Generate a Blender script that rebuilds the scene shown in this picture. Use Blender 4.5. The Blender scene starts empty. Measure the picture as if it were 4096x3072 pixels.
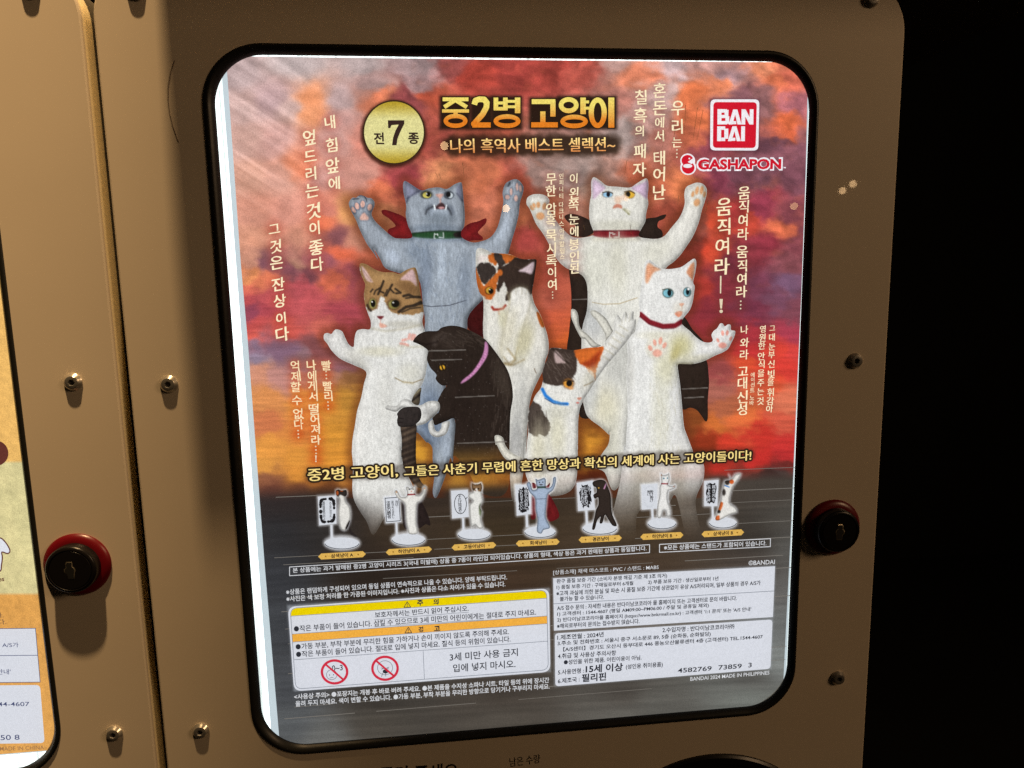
import bpy, math, random
import numpy as np
from mathutils import Matrix, Vector

random.seed(7)
S = bpy.context.scene
COL = S.collection
Z0 = 1.20            # height of the middle of the lit window above the floor (m)

# ------------------------------------------------------------------ camera
ROT = np.array([[0.99397059, 0.01932893, -0.10792989],
                [-0.03471212, 0.98918196, -0.14252764],
                [0.1040074, 0.14541476, 0.98388872]])      # rows: right, down, forward (panel frame: x right, y down, z inwards)
CAM = np.array([-0.03830429, -0.0569555, -0.29378573])
FOC = 2840.0
cd = bpy.data.cameras.new('camera'); cam = bpy.data.objects.new('camera', cd); COL.objects.link(cam)
cd.sensor_fit = 'HORIZONTAL'; cd.sensor_width = 36.0; cd.lens = FOC / 4096 * 36
cd.clip_start = 0.01; cd.clip_end = 50
def w3(v): return Vector((v[0], v[2], -v[1]))
r, u, b = w3(ROT[0]), -w3(ROT[1]), -w3(ROT[2])
cam.matrix_world = Matrix(((r.x, u.x, b.x, CAM[0]), (r.y, u.y, b.y, CAM[2]), (r.z, u.z, b.z, Z0 - CAM[1]), (0, 0, 0, 1)))
S.camera = cam

# ------------------------------------------------------------------ world, lamps, exposure
W = bpy.data.worlds.new('World'); S.world = W; W.use_nodes = True
W.node_tree.nodes['Background'].inputs[0].default_value = (1.0, 0.72, 0.42, 1)
W.node_tree.nodes['Background'].inputs[1].default_value = 0.006
S.view_settings.view_transform = 'Standard'; S.view_settings.look = 'None'
S.view_settings.exposure = 0; S.view_settings.gamma = 1; S.view_settings.use_curve_mapping = False

def lamp(name, kind, loc, aim, power, col, **kw):
    d = bpy.data.lights.new(name, kind); d.energy = power; d.color = col
    for k, v in kw.items(): setattr(d, k, v)
    o = bpy.data.objects.new(name, d); COL.objects.link(o); o.location = loc
    o.rotation_euler = (Vector(aim) - Vector(loc)).to_track_quat('-Z', 'Y').to_euler()
    return o
WARM = (1.0, 0.655, 0.32)
lamp('ceiling_spot', 'SPOT', (-0.12, -0.27, Z0 + 1.20), (-0.275, 0, Z0 + 0.225), 126, WARM, shadow_soft_size=0.019, spot_size=math.radians(24), spot_blend=1.0)
lamp('room_fill', 'AREA', (1.5, -1.0, Z0 + 0.70), (0.0, 0, Z0), 7.4, (1.0, 0.64, 0.35), shape='DISK', size=0.5)
S.cycles.use_denoising = False
S.cycles.use_adaptive_sampling = False
S.cycles.sample_clamp_indirect = 2.0
S.cycles.max_bounces = 6; S.cycles.transparent_max_bounces = 12

# ------------------------------------------------------------------ helpers
def P(x, y, d=0.0):
    """photo pixel -> (X, Z) where the line of sight meets the plane Y = d"""
    x = np.asarray(x, float); y = np.asarray(y, float)
    v = np.stack([(x - 2048) / FOC, (y - 1536) / FOC, np.ones_like(x)], -1) @ ROT
    t = (d - CAM[2]) / v[..., 2]
    return CAM[0] + t * v[..., 0], Z0 - (CAM[1] + t * v[..., 1])

def lin(c):
    c = np.clip(np.asarray(c, float) / 255.0, 0, 1)
    return np.where(c <= 0.04045, c / 12.92, ((c + 0.055) / 1.055) ** 2.4)

def tag(o, label=None, cat=None, group=None, kind=None):
    for k, v in (('label', label), ('category', cat), ('group', group), ('kind', kind)):
        if v: o[k] = v
    return o

def link(name, me, mat=None, parent=None, smooth=False):
    o = bpy.data.objects.new(name, me); COL.objects.link(o)
    if mat is not None: me.materials.append(mat)
    if parent is not None: o.parent = parent; o.matrix_parent_inverse = parent.matrix_world.inverted()
    if smooth:
        me.polygons.foreach_set('use_smooth', [True] * len(me.polygons))
        me.set_sharp_from_angle(angle=math.radians(35))
    return o

def empty(name, loc=(0, 0, 0)):
    o = bpy.data.objects.new(name, None); COL.objects.link(o); o.location = loc
    o.matrix_world = Matrix.Translation(loc); o.empty_display_size = 0.02
    return o

def pyd(name, v, f, mat, parent=None, smooth=False):
    me = bpy.data.meshes.new(name); me.from_pydata([tuple(map(float, p)) for p in v], [], f); me.update()
    return link(name, me, mat, parent, smooth)

def npmesh(name, V, F, col=None):
    """vertices (n,3), quads (m,4), linear colours (n,3)"""
    me = bpy.data.meshes.new(name)
    me.vertices.add(len(V)); me.vertices.foreach_set('co', np.ascontiguousarray(V, np.float32).ravel())
    me.loops.add(F.size); me.loops.foreach_set('vertex_index', F.ravel().astype(np.int32))
    me.polygons.add(len(F)); me.polygons.foreach_set('loop_start', np.arange(0, F.size, F.shape[1], dtype=np.int32))
    me.update(calc_edges=True)
    if col is not None:
        a = me.color_attributes.new('ink', 'FLOAT_COLOR', 'POINT')
        a.data.foreach_set('color', np.concatenate([col, np.ones((len(col), 1))], 1).astype(np.float32).ravel())
    return me

# ------------------------------------------------------------------ materials
def new_mat(name):
    m = bpy.data.materials.new(name); m.use_nodes = True
    nt = m.node_tree; return m, nt, nt.nodes['Principled BSDF']

def pbr(name, col, rough=0.5, metal=0.0, coat=0.0, bump=0.0, bscale=800, vary=0.0, vscale=30, spec=0.5):
    m, nt, p = new_mat(name)
    p.inputs['Base Color'].default_value = (*col, 1); p.inputs['Roughness'].default_value = rough
    p.inputs['Metallic'].default_value = metal; p.inputs['Coat Weight'].default_value = coat
    p.inputs['Coat Roughness'].default_value = 0.02; p.inputs['Specular IOR Level'].default_value = spec
    tc = nt.nodes.new('ShaderNodeTexCoord')
    if vary:
        n = nt.nodes.new('ShaderNodeTexNoise'); n.inputs['Scale'].default_value = vscale; n.inputs['Detail'].default_value = 5
        nt.links.new(tc.outputs['Object'], n.inputs['Vector'])
        mx = nt.nodes.new('ShaderNodeMix'); mx.data_type = 'RGBA'
        mx.inputs[6].default_value = (*[c * (1 - vary) for c in col], 1); mx.inputs[7].default_value = (*[min(1, c * (1 + vary)) for c in col], 1)
        nt.links.new(n.outputs['Fac'], mx.inputs[0]); nt.links.new(mx.outputs[2], p.inputs['Base Color'])
    if bump:
        n = nt.nodes.new('ShaderNodeTexNoise'); n.inputs['Scale'].default_value = bscale; n.inputs['Detail'].default_value = 3
        nt.links.new(tc.outputs['Object'], n.inputs['Vector'])
        bp = nt.nodes.new('ShaderNodeBump'); bp.inputs['Strength'].default_value = bump; bp.inputs['Distance'].default_value = 0.0003
        nt.links.new(n.outputs['Fac'], bp.inputs['Height']); nt.links.new(bp.outputs['Normal'], p.inputs['Normal'])
    return m

def ink_mat(name, col=None, power=1.0, grain=0.24, glossy=0.35):
    """backlit printed paper: gives off the colour of its ink, with paper grain"""
    m, nt, p = new_mat(name)
    p.inputs['Roughness'].default_value = 0.6; p.inputs['Specular IOR Level'].default_value = 0.15
    if col is None:
        a = nt.nodes.new('ShaderNodeAttribute'); a.attribute_name = 'ink'; src = a.outputs['Color']
    else:
        a = nt.nodes.new('ShaderNodeRGB'); a.outputs[0].default_value = (*lin(col), 1); src = a.outputs[0]
    tc = nt.nodes.new('ShaderNodeTexCoord')
    def noise(scale, det, lo, hi):
        n = nt.nodes.new('ShaderNodeTexNoise'); n.inputs['Scale'].default_value = scale; n.inputs['Detail'].default_value = det
        n.inputs['Roughness'].default_value = 0.7
        nt.links.new(tc.outputs['Object'], n.inputs['Vector'])
        r = nt.nodes.new('ShaderNodeMapRange'); r.inputs[1].default_value = 0.3; r.inputs[2].default_value = 0.7
        r.inputs[3].default_value = lo; r.inputs[4].default_value = hi
        nt.links.new(n.outputs['Fac'], r.inputs[0]); return r.outputs[0]
    n1 = noise(2000, 3, 1 - grain, 1 + grain); n2 = noise(420, 2, 1 - grain * .16, 1 + grain * .16)
    mu = nt.nodes.new('ShaderNodeMath'); mu.operation = 'MULTIPLY'; nt.links.new(n1, mu.inputs[0]); nt.links.new(n2, mu.inputs[1])
    vm = nt.nodes.new('ShaderNodeVectorMath'); vm.operation = 'SCALE'
    nt.links.new(src, vm.inputs[0]); nt.links.new(mu.outputs[0], vm.inputs['Scale'])
    nt.links.new(vm.outputs[0], p.inputs['Emission Color']); p.inputs['Emission Strength'].default_value = power
    bs = nt.nodes.new('ShaderNodeVectorMath'); bs.operation = 'SCALE'; bs.inputs['Scale'].default_value = 0.3
    nt.links.new(vm.outputs[0], bs.inputs[0]); nt.links.new(bs.outputs[0], p.inputs['Base Color'])
    return m

INKS = {}
def ink(col, power=1.0, grain=0.18):
    k = (tuple(col), power, grain)
    if k not in INKS: INKS[k] = ink_mat('backlit_ink', col, power, grain)
    return INKS[k]
INK = ink_mat('backlit_print')
INKFUR = ink_mat('backlit_print_fur', grain=0.20)

M_panel = pbr('cream_acrylic', (0.66, 0.57, 0.45), 0.5, coat=0.7, bump=0.008, bscale=900, vary=0.05, vscale=25, spec=0.35)
M_edge = pbr('sawn_acrylic_edge', (0.92, 0.80, 0.52), 0.55, bump=0.12, bscale=300, vary=0.08, vscale=300)  # paler than the face: light scattering out of the acrylic is painted in
M_body = pbr('dark_cabinet', (0.10, 0.085, 0.06), 0.6, vary=0.2)
M_rubber = pbr('black_gasket', (0.012, 0.012, 0.011), 0.38, bump=0.1, bscale=600, spec=0.35)
M_steel = pbr('stainless_steel', (0.66, 0.61, 0.53), 0.24, metal=0.72, bump=0.12, bscale=1500)
M_steelface = pbr('dark_screw_face', (0.20, 0.19, 0.175), 0.42, metal=0.5, bump=0.15, bscale=2500)  # darker than the head's steel: the dark reflection is put into the base colour
M_red = pbr('red_plastic', (0.135, 0.003, 0.007), 0.32, bump=0.06, bscale=500, vary=0.1, vscale=90)
M_black = pbr('black_lock_metal', (0.007, 0.006, 0.006), 0.30, bump=0.08, bscale=900, spec=0.3)
M_hole = pbr('keyway_black', (0.002, 0.002, 0.002), 0.7)
M_brass = pbr('worn_keyway_rim', (0.55, 0.48, 0.35), 0.45, metal=1.0)
M_ptext = pbr('printed_black', (0.02, 0.016, 0.012), 0.5)
M_wall = pbr('unlit_wall', (0.010, 0.010, 0.010), 0.9, vary=0.3, vscale=3)
M_hair = pbr('dark_hair', (0.10, 0.05, 0.025), 0.5)

def glow_mat(name, col, power):
    m, nt, p = new_mat(name)
    p.inputs['Base Color'].default_value = (0.7, 0.72, 0.72, 1)
    n = nt.nodes.new('ShaderNodeTexNoise'); n.inputs['Scale'].default_value = 1; n.inputs['Detail'].default_value = 2
    tc = nt.nodes.new('ShaderNodeTexCoord'); mp = nt.nodes.new('ShaderNodeMapping'); mp.inputs['Scale'].default_value = (620, 1, 7)
    nt.links.new(tc.outputs['Object'], mp.inputs['Vector']); nt.links.new(mp.outputs[0], n.inputs['Vector'])
    r = nt.nodes.new('ShaderNodeMapRange'); r.inputs[1].default_value = .32; r.inputs[2].default_value = .60; r.inputs[3].default_value = power * .34; r.inputs[4].default_value = power * 1.2
    nt.links.new(n.outputs['Fac'], r.inputs[0]); nt.links.new(r.outputs[0], p.inputs['Emission Strength'])
    p.inputs['Emission Color'].default_value = (*col, 1)
    return m
M_led = glow_mat('lit_diffuser', (0.88, 1.0, 0.97), 2.1)
M_ledstrip = glow_mat('led_strip', (0.86, 0.97, 1.0), 3.2)
M_margin = ink((196, 210, 216), 1.0, 0.05)

def pane_mat():
    m = bpy.data.materials.new('clear_acrylic_pane'); m.use_nodes = True; nt = m.node_tree
    for n in list(nt.nodes): nt.nodes.remove(n)
    o = nt.nodes.new('ShaderNodeOutputMaterial'); t = nt.nodes.new('ShaderNodeBsdfTransparent')
    g = nt.nodes.new('ShaderNodeBsdfGlossy'); g.inputs['Roughness'].default_value = 0.0
    f = nt.nodes.new('ShaderNodeFresnel'); f.inputs['IOR'].default_value = 1.49
    mx = nt.nodes.new('ShaderNodeMixShader')
    nt.links.new(f.outputs[0], mx.inputs[0]); nt.links.new(t.outputs[0], mx.inputs[1]); nt.links.new(g.outputs[0], mx.inputs[2])
    nt.links.new(mx.outputs[0], o.inputs['Surface']); return m
M_pane = pane_mat()

# ------------------------------------------------------------------ shapes of the machine
def rrect(hw, hh, rad, n=14):
    pts = []
    for cx, cz, a0 in ((hw - rad, hh - rad, 0), (-hw + rad, hh - rad, 90), (-hw + rad, -hh + rad, 180), (hw - rad, -hh + rad, 270)):
        for i in range(n + 1):
            a = math.radians(a0 + 90 * i / n); pts.append((cx + rad * math.cos(a), cz + rad * math.sin(a)))
    return pts

def loops_mesh(name, loops, mat, parent=None, close=False, smooth=True, mats=None, flats=()):
    """loops: lists of (x,y,z) of one length, bridged one to the next"""
    n = len(loops[0]); v = [p for l in loops for p in l]; f = []
    m = len(loops)
    for k in range(m if close else m - 1):
        a, b = k * n, ((k + 1) % m) * n
        for i in range(n): f.append((a + i, a + (i + 1) % n, b + (i + 1) % n, b + i))
    o = pyd(name, v, f, mat, parent, smooth)
    for k in flats:
        for i in range(n): o.data.polygons[k * n + i].use_smooth = False
    if mats:
        for mm in mats[0]: o.data.materials.append(mm)
        for k, idx in mats[1].items():
            for i in range(n): o.data.polygons[k * n + i].material_index = idx
    return o

def lathe(name, c, prof, mat, parent, seg=40, cap=True, smooth=True):
    """c: (x,z) on the panel; prof: (radius, height in front of the panel)"""
    v, f = [], []
    for (rr, h) in prof:
        for i in range(seg):
            a = 2 * math.pi * i / seg; v.append((c[0] + rr * math.cos(a), -h, c[1] + rr * math.sin(a)))
    for k in range(len(prof) - 1):
        for i in range(seg): f.append((k * seg + i, k * seg + (i + 1) % seg, (k + 1) * seg + (i + 1) % seg, (k + 1) * seg + i))
    if cap: f.append(tuple((len(prof) - 1) * seg + i for i in range(seg)))
    return pyd(name, v, f, mat, parent, smooth)

def screw(c, parent, spin=0.0):
    s = lathe('screw', c, [(.0035, 0), (.0035, .0005), (.0034, .0006), (.0026, .0017), (.0025, .0018)], M_steel, parent, cap=False)
    v, f, seg = [], [], 36
    rings = [(.0025, .0018, 0), (.0024, .00185, 0), (.00118, .00185, 1), (.00108, .0017, 1), (.00104, .0004, 1), (.0004, .0001, 1)]
    for (rr, h, hexa) in rings:
        for i in range(seg):
            a = 2 * math.pi * i / seg; q = rr
            if hexa: q = rr / math.cos((a + spin) % (math.pi / 3) - math.pi / 6)
            v.append((c[0] + q * math.cos(a), -h, c[1] + q * math.sin(a)))
    for k in range(len(rings) - 1):
        for i in range(seg): f.append((k * seg + i, k * seg + (i + 1) % seg, (k + 1) * seg + (i + 1) % seg, (k + 1) * seg + i))
    f.append(tuple((len(rings) - 1) * seg + i for i in range(seg)))
    pyd('hex_socket', v, f, M_steelface, s, True)
    return s

def lock(c, parent, flip=1):
    s = lathe('lock', c, [(.0130, 0), (.0131, .0006), (.0128, .0012), (.0117, .0019), (.0104, .0023), (.0090, .0023)], M_red, parent, 56, cap=False)
    lathe('lock_barrel', c, [(.0098, .0015), (.0098, .0056), (.0096, .0062), (.0091, .0066), (.0084, .0067), (.0082, .0063), (.0080, .0063), (.0078, .0066), (.0, .0066)], M_black, s, 56, cap=False)
    prof = [(-.0009, .0032), (.0009, .0033), (.0013, .0024), (.0012, .0012), (.0019, .0004), (.0019, -.0006), (.0011, -.0015), (.0010, -.0034), (-.0011, -.0034), (-.0013, -.0016), (-.0014, -.0010), (-.0017, .0), (-.0013, .0010), (-.0008, .0014)]
    prof = [(x * flip, z) for x, z in prof]
    o = [(c[0] + x * 1.0, -.00672, c[1] + z) for x, z in prof]
    pyd('keyhole', o, [tuple(range(len(o)))], M_hole, s)
    rim_in = [(x, y - .00001, z) for x, y, z in o]
    rim_out = [(c[0] + x * 1.22, -.0066, c[1] + z * 1.10) for x, z in prof]
    loops_mesh('keyhole_rim', [rim_in, rim_out], M_brass, s)
    return s

WHW, WHH, WR = 0.1235, 0.1476, 0.0230
POSTER = 0.0045      # depth of the paper behind the face of the panel

def machine(name, cx, cz, hw, up, down, label, screws, lockpos, flip=1):
    t = empty(name, (cx, 0.2, cz - down))
    tag(t, label, 'capsule machine', 'capsule machines standing in a row')
    # face: rounded acrylic plate with a rounded window
    mid = (up - down) / 2; hh = (up + down) / 2
    def L(a, y, dz=0): return [(cx + x, y, cz + z + dz) for x, z in a]
    inner = rrect(WHW - .001, WHH - .001, WR)
    o1, o2 = rrect(hw - .0009, hh - .0009, .0205), rrect(hw, hh, .0214)
    o3 = rrect(hw - .0003, hh - .0003, .0212)
    loops_mesh('front_panel', [L(inner, .0050), L(inner, 0), L(o1, 0, mid), L(o3, .0003, mid), L(o2, .0010, mid), L(o2, .0085, mid)], M_panel, t,
               mats=([M_edge], {4: 1}), flats=(1,))
    # cabinet behind it
    c0, c1 = rrect(hw - .0004, hh - .0006, .0205), rrect(WHW + .003, WHH + .003, WR + .003)
    loops_mesh('cabinet_body', [L(c1, .0088), L(c1, .0086), L(c0, .0086, mid), L(c0, .35, mid)], M_body, t)
    # rubber gasket: rounded section
    prof = [(0, .0), (.0001, -.0004), (.0006, -.0008), (.0013, -.0009), (.0019, -.0007), (.0036, .0012), (.0037, .0017)]
    loops_mesh('window_gasket', [[(x_ + .0004 * o / .0037, y_, z_ - .0001 * o / .0037) for x_, y_, z_ in L(rrect(WHW - o, WHH - o, WR - o), y)] for o, y in prof], M_rubber, t)
    # clear pane, lit diffuser and the white rim of the light box
    p = rrect(WHW - .0032, WHH - .0032, WR - .0032)
    pyd('window_pane', L(p, .0014), [tuple(range(len(p)))], M_pane, t)
    q = rrect(WHW + .003, WHH + .003, WR + .003)
    pyd('light_diffuser', L(q, .0075), [tuple(range(len(q)))], M_led, t)
    for s in screws: screw(s, t, random.random())
    if lockpos is not None: lock(lockpos, t, flip)
    return t

def at0(x, y): a, b = P(x, y); return float(a), float(b)
m_right = machine('capsule_machine', 0.0, Z0, 0.1602, 0.1768, 0.26, 'cream capsule machine around the lit sunset cat poster, red ringed lock on its right',
                  [at0(677, 1536), at0(804, 2921), at0(3419, 1443), at0(3350, 2710), at0(3484, -4), at0(545, -36)], at0(3327, 2108))
dxl = at0(163, 2250)[0] - 0.1235
m_left = machine('capsule_machine', dxl, Z0, 0.1602, 0.1768, 0.26, 'cream capsule machine cut off by the left picture edge, its lit poster orange and cream',
                 [at0(294, 1528), at0(458, 2932), at0(122, -42)], at0(313, 2256), -1)


# protruding dispenser housing of the machine stacked on top (its shade falls on the panel)
SH_X0, SH_X1, SH_Z, SH_P = -0.1335, 0.30, Z0 + 0.200, 0.054
up = tag(empty('capsule_machine', (0.08, 0.2, SH_Z)), 'capsule machine stacked on top of the one with the cat poster', 'capsule machine', 'capsule machines standing in a row')
def boxmesh(name, a, b, mat, parent=None):
    x0, y0, z0 = a; x1, y1, z1 = b
    v = [(x0, y0, z0), (x1, y0, z0), (x1, y1, z0), (x0, y1, z0), (x0, y0, z1), (x1, y0, z1), (x1, y1, z1), (x0, y1, z1)]
    f = [(0, 3, 2, 1), (4, 5, 6, 7), (0, 1, 5, 4), (1, 2, 6, 5), (2, 3, 7, 6), (3, 0, 4, 7)]
    return pyd(name, v, f, mat, parent)
boxmesh('dispenser_housing', (SH_X0, -SH_P, SH_Z), (SH_X1, 0.0, SH_Z + 0.10), M_panel, up)
boxmesh('cabinet_body', (-0.16, 0.001, SH_Z), (0.30, 0.35, SH_Z + 0.30), M_body, up)

# dark wall far behind and floor
tag(boxmesh('wall', (-3, 2.5, 0), (4, 2.6, 3.2), M_wall), kind='structure')
tag(boxmesh('floor', (-3, -3, -0.05), (4, 2.5, 0), M_wall), kind='structure')

# ================================================================== printed posters
# Origins of the tracing sheets: photo pixel of the corner, photo pixels per sheet unit
SH = {'A': (800, 150, .5425), 'B': (1700, 300, .5425), 'C': (2400, 150, .5425), 'D': (1000, 950, .5425), 'E': (2000, 950, .5425),
      'G': (1150, 1750, .45208), 'H': (2100, 1700, .49729), 'R': (1400, 700, .36166), 'Q': (2500, 200, .36166),
      'W': (1100, 2250, .51989), 'K': (2150, 2200, .49729), 'X': (0, 0, 1.0), 'Z': (0, 1350, .5425), 'Y': (0, 2172, .5425)}
def pts(sheet, s):
    ox, oy, k = SH[sheet]
    if isinstance(s, str): s = [tuple(map(float, p.split(','))) for p in s.split()]
    return np.array([(ox + k * x, oy + k * y) for x, y in s], float)

def smooth(p, n=4):
    """closed Catmull-Rom through the points"""
    p0, p1, p2, p3 = np.roll(p, 1, 0), p, np.roll(p, -1, 0), np.roll(p, -2, 0)
    out = []
    for i in range(n):
        t = i / n
        out.append(.5 * (2 * p1 + (p2 - p0) * t + (2 * p0 - 5 * p1 + 4 * p2 - p3) * t * t + (3 * p1 - p0 - 3 * p2 + p3) * t ** 3))
    return np.stack(out, 1).reshape(-1, 2)

def segdist(q, a, b):
    d = b - a; L = (d * d).sum() + 1e-9
    t = np.clip(((q - a) @ d) / L, 0, 1)
    e = q - a - t[:, None] * d
    return np.sqrt((e * e).sum(1)), t

def polydist(q, poly, need=1e9):
    """signed distance (positive inside) to a closed outline"""
    best = np.full(len(q), 1e9); ins = np.zeros(len(q), bool)
    n = len(poly)
    for i in range(n):
        a, b = poly[i], poly[(i + 1) % n]
        d, _ = segdist(q, a, b); np.minimum(best, d, out=best)
        if a[1] != b[1]:
            c = (a[1] > q[:, 1]) != (b[1] > q[:, 1])
            x = (b[0] - a[0]) * (q[:, 1] - a[1]) / (b[1] - a[1]) + a[0]
            ins ^= c & (q[:, 0] < x)
    return np.where(ins, best, -best)

def hashn(ix, iy, seed):
    h = (ix.astype(np.int64) * 374761393 + iy.astype(np.int64) * 668265263 + seed * 1442695041) & 0x7fffffff
    h = ((h ^ (h >> 13)) * 1274126177) & 0x7fffffff
    return ((h ^ (h >> 16)) & 0xffff) / 65535.0
def vnoise(x, y, seed=0):
    ix, iy = np.floor(x), np.floor(y); fx, fy = x - ix, y - iy
    fx = fx * fx * (3 - 2 * fx); fy = fy * fy * (3 - 2 * fy)
    a, b, c, d = hashn(ix, iy, seed), hashn(ix + 1, iy, seed), hashn(ix, iy + 1, seed), hashn(ix + 1, iy + 1, seed)
    return (a + (b - a) * fx) * (1 - fy) + (c + (d - c) * fx) * fy
def fbm(x, y, seed=0, o=4):
    s, a, t = 0, .5, 0
    for i in range(o):
        s = s + a * vnoise(x * 2 ** i, y * 2 ** i, seed + i * 17); t += a; a *= .5
    return s / t
def sstep(a, b, x):
    t = np.clip((x - a) / (b - a), 0, 1); return t * t * (3 - 2 * t)

class Paint:
    """colours (0-255) of a cloud of points q in photo pixels"""
    def __init__(s, q, base, sheet='X'):
        s.q = q; s.c = np.empty((len(q), 3)); s.c[:] = base; s.sh = sheet; s.k = SH[sheet][2]
    def on(s, sheet): s.sh = sheet; s.k = SH[sheet][2]; return s
    def mix(s, a, col):
        a = a[:, None]; s.c = s.c * (1 - a) + np.asarray(col, float) * a
    def box(s, p, m):
        lo, hi = p.min(0) - m, p.max(0) + m
        return np.nonzero((s.q >= lo).all(1) & (s.q <= hi).all(1))[0]
    def fill(s, poly, col, blur=2.0, alpha=1.0, curve=True, rough=0):
        p = pts(s.sh, poly)
        if curve: p = smooth(p, 3)
        i = s.box(p, blur * 2 + rough + 2)
        if len(i) == 0: return s
        q = s.q[i]
        d = polydist(q, p)
        if rough: d = d + rough * 2 * (fbm(q[:, 0] / 9, q[:, 1] / 9, 5, 3) - .5)
        a = sstep(-blur, blur, d) * alpha
        s.c[i] = s.c[i] * (1 - a[:, None]) + np.asarray(col, float) * a[:, None]
        return s
    def ell(s, cx, cy, rx, ry, col, blur=.25, alpha=1.0, rot=0):
        ox, oy, k = SH[s.sh]; cx, cy, rx, ry = ox + k * cx, oy + k * cy, rx * k, ry * k
        m = max(rx, ry) * (1 + blur) + 2
        i = np.nonzero((abs(s.q[:, 0] - cx) < m) & (abs(s.q[:, 1] - cy) < m))[0]
        if len(i) == 0: return s
        x, y = s.q[i, 0] - cx, s.q[i, 1] - cy
        ca, sa = math.cos(math.radians(rot)), math.sin(math.radians(rot))
        x, y = x * ca + y * sa, -x * sa + y * ca
        a = (1 - sstep(1 - blur, 1 + blur, np.sqrt((x / rx) ** 2 + (y / ry) ** 2))) * alpha
        s.c[i] = s.c[i] * (1 - a[:, None]) + np.asarray(col, float) * a[:, None]
        return s
    def line(s, poly, w, col, blur=1.5, alpha=1.0, taper=False):
        p = pts(s.sh, poly); w = w * s.k / 2
        i = s.box(p, w + blur * 2 + 2)
        if len(i) == 0: return s
        q = s.q[i]
        a = np.zeros(len(i)); n = len(p) - 1
        for j in range(n):
            d, t = segdist(q, p[j], p[j + 1])
            ww = w * (1 - .75 * (j + t) / n) if taper else w
            a = np.maximum(a, 1 - sstep(-blur, blur, d - ww))
        a = a * alpha
        s.c[i] = s.c[i] * (1 - a[:, None]) + np.asarray(col, float) * a[:, None]
        return s
    def mul(s, f): s.c = s.c * f[:, None]; return s

LAYER = 0.00003
def grid(outline, cell):
    """quads filling an outline (photo pixels); border corners are pulled on to the outline"""
    lo, hi = outline.min(0) - cell, outline.max(0) + cell
    nx, ny = int((hi[0] - lo[0]) / cell) + 1, int((hi[1] - lo[1]) / cell) + 1
    gx, gy = np.meshgrid(lo[0] + np.arange(nx + 1) * cell, lo[1] + np.arange(ny + 1) * cell)
    cx, cy = (gx[:-1, :-1] + cell / 2), (gy[:-1, :-1] + cell / 2)
    # inside test row by row
    ins = np.zeros(cx.shape, bool); n = len(outline)
    for i in range(n):
        a, b = outline[i], outline[(i + 1) % n]
        if a[1] == b[1]: continue
        rows = np.nonzero((a[1] > cy[:, 0]) != (b[1] > cy[:, 0]))[0]
        if len(rows):
            x = (b[0] - a[0]) * (cy[rows, 0] - a[1]) / (b[1] - a[1]) + a[0]
            ins[rows] ^= cx[rows] < x[:, None]
    cnt = np.zeros(gx.shape, int)
    for dy in (0, 1):
        for dx in (0, 1): cnt[dy:dy + ny, dx:dx + nx] += ins
    use = cnt > 0; idx = np.full(gx.shape, -1); idx[use] = np.arange(use.sum())
    V = np.stack([gx[use], gy[use]], 1); bd = cnt[use] < 4
    if bd.any():
        q = V[bd]; best = np.full(len(q), 1e9); pos = q.copy()
        for i in range(n):
            a, b = outline[i], outline[(i + 1) % n]
            d, t = segdist(q, a, b); m = d < best
            best[m] = d[m]; pos[m] = a + t[m, None] * (b - a)
        V[bd] = pos
    jy, jx = np.nonzero(ins)
    F = np.stack([idx[jy, jx], idx[jy + 1, jx], idx[jy + 1, jx + 1], idx[jy, jx + 1]], 1)
    return V, F

def on_paper(q, layer, base=None):
    d = (POSTER if base is None else base) - layer * LAYER
    X, Z = P(q[:, 0], q[:, 1], POSTER)
    return np.stack([X, np.full(len(X), d), Z], 1)

def print_mesh(name, outline, cell, layer, colour, parent, mat=None):
    V, F = grid(outline, cell)
    me = npmesh(name, on_paper(V, layer), F, lin(colour(V)))
    return link(name, me, mat or INK, parent)

def flat(name, poly, layer, mat, parent):
    v = on_paper(np.asarray(poly, float), layer)
    return pyd(name, v, [tuple(range(len(v)))], mat, parent)

class Flats:
    """several flat printed marks gathered in one mesh"""
    def __init__(s, layer): s.v, s.f, s.layer = [], [], layer
    def add(s, poly):
        n = len(s.v); s.v += [tuple(p) for p in poly]; s.f.append(tuple(range(n, n + len(poly)))); return s
    def seg(s, a, b, w, ext=0.0):
        a, b = np.array(a, float), np.array(b, float); d = (b - a) / (np.hypot(*(b - a)) + 1e-9); n = np.array([-d[1], d[0]]) * w / 2
        a = a - d * ext; b = b + d * ext
        return s.add([a + n, b + n, b - n, a - n])
    def path(s, p, w, closed=False):
        p = list(map(tuple, p)); q = p[1:] + p[:1] if closed else p[1:]
        for a, b in zip(p, q): s.seg(a, b, w, w * .2)
        return s
    def ring(s, c, rx, ry, w, n=40):
        o = len(s.v)
        for i in range(n):
            a = 2 * math.pi * i / n
            for e in (w / 2, -w / 2): s.v.append((c[0] + (rx + e) * math.cos(a), c[1] + (ry + e) * math.sin(a)))
        for i in range(n):
            j = (i + 1) % n; s.f.append((o + 2 * i, o + 2 * j, o + 2 * j + 1, o + 2 * i + 1))
        return s
    def disc(s, c, rx, ry, n=32):
        return s.add([(c[0] + rx * math.cos(2 * math.pi * i / n), c[1] + ry * math.sin(2 * math.pi * i / n)) for i in range(n)])
    def build(s, name, mat, parent):
        q = np.array(s.v, float); v = on_paper(q, s.layer)
        # marks that overlap lie a hair apart
        for k, f in enumerate(s.f): v[list(f), 1] -= (k % 40) * 2e-7
        return pyd(name, v, s.f, mat, parent)

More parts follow.
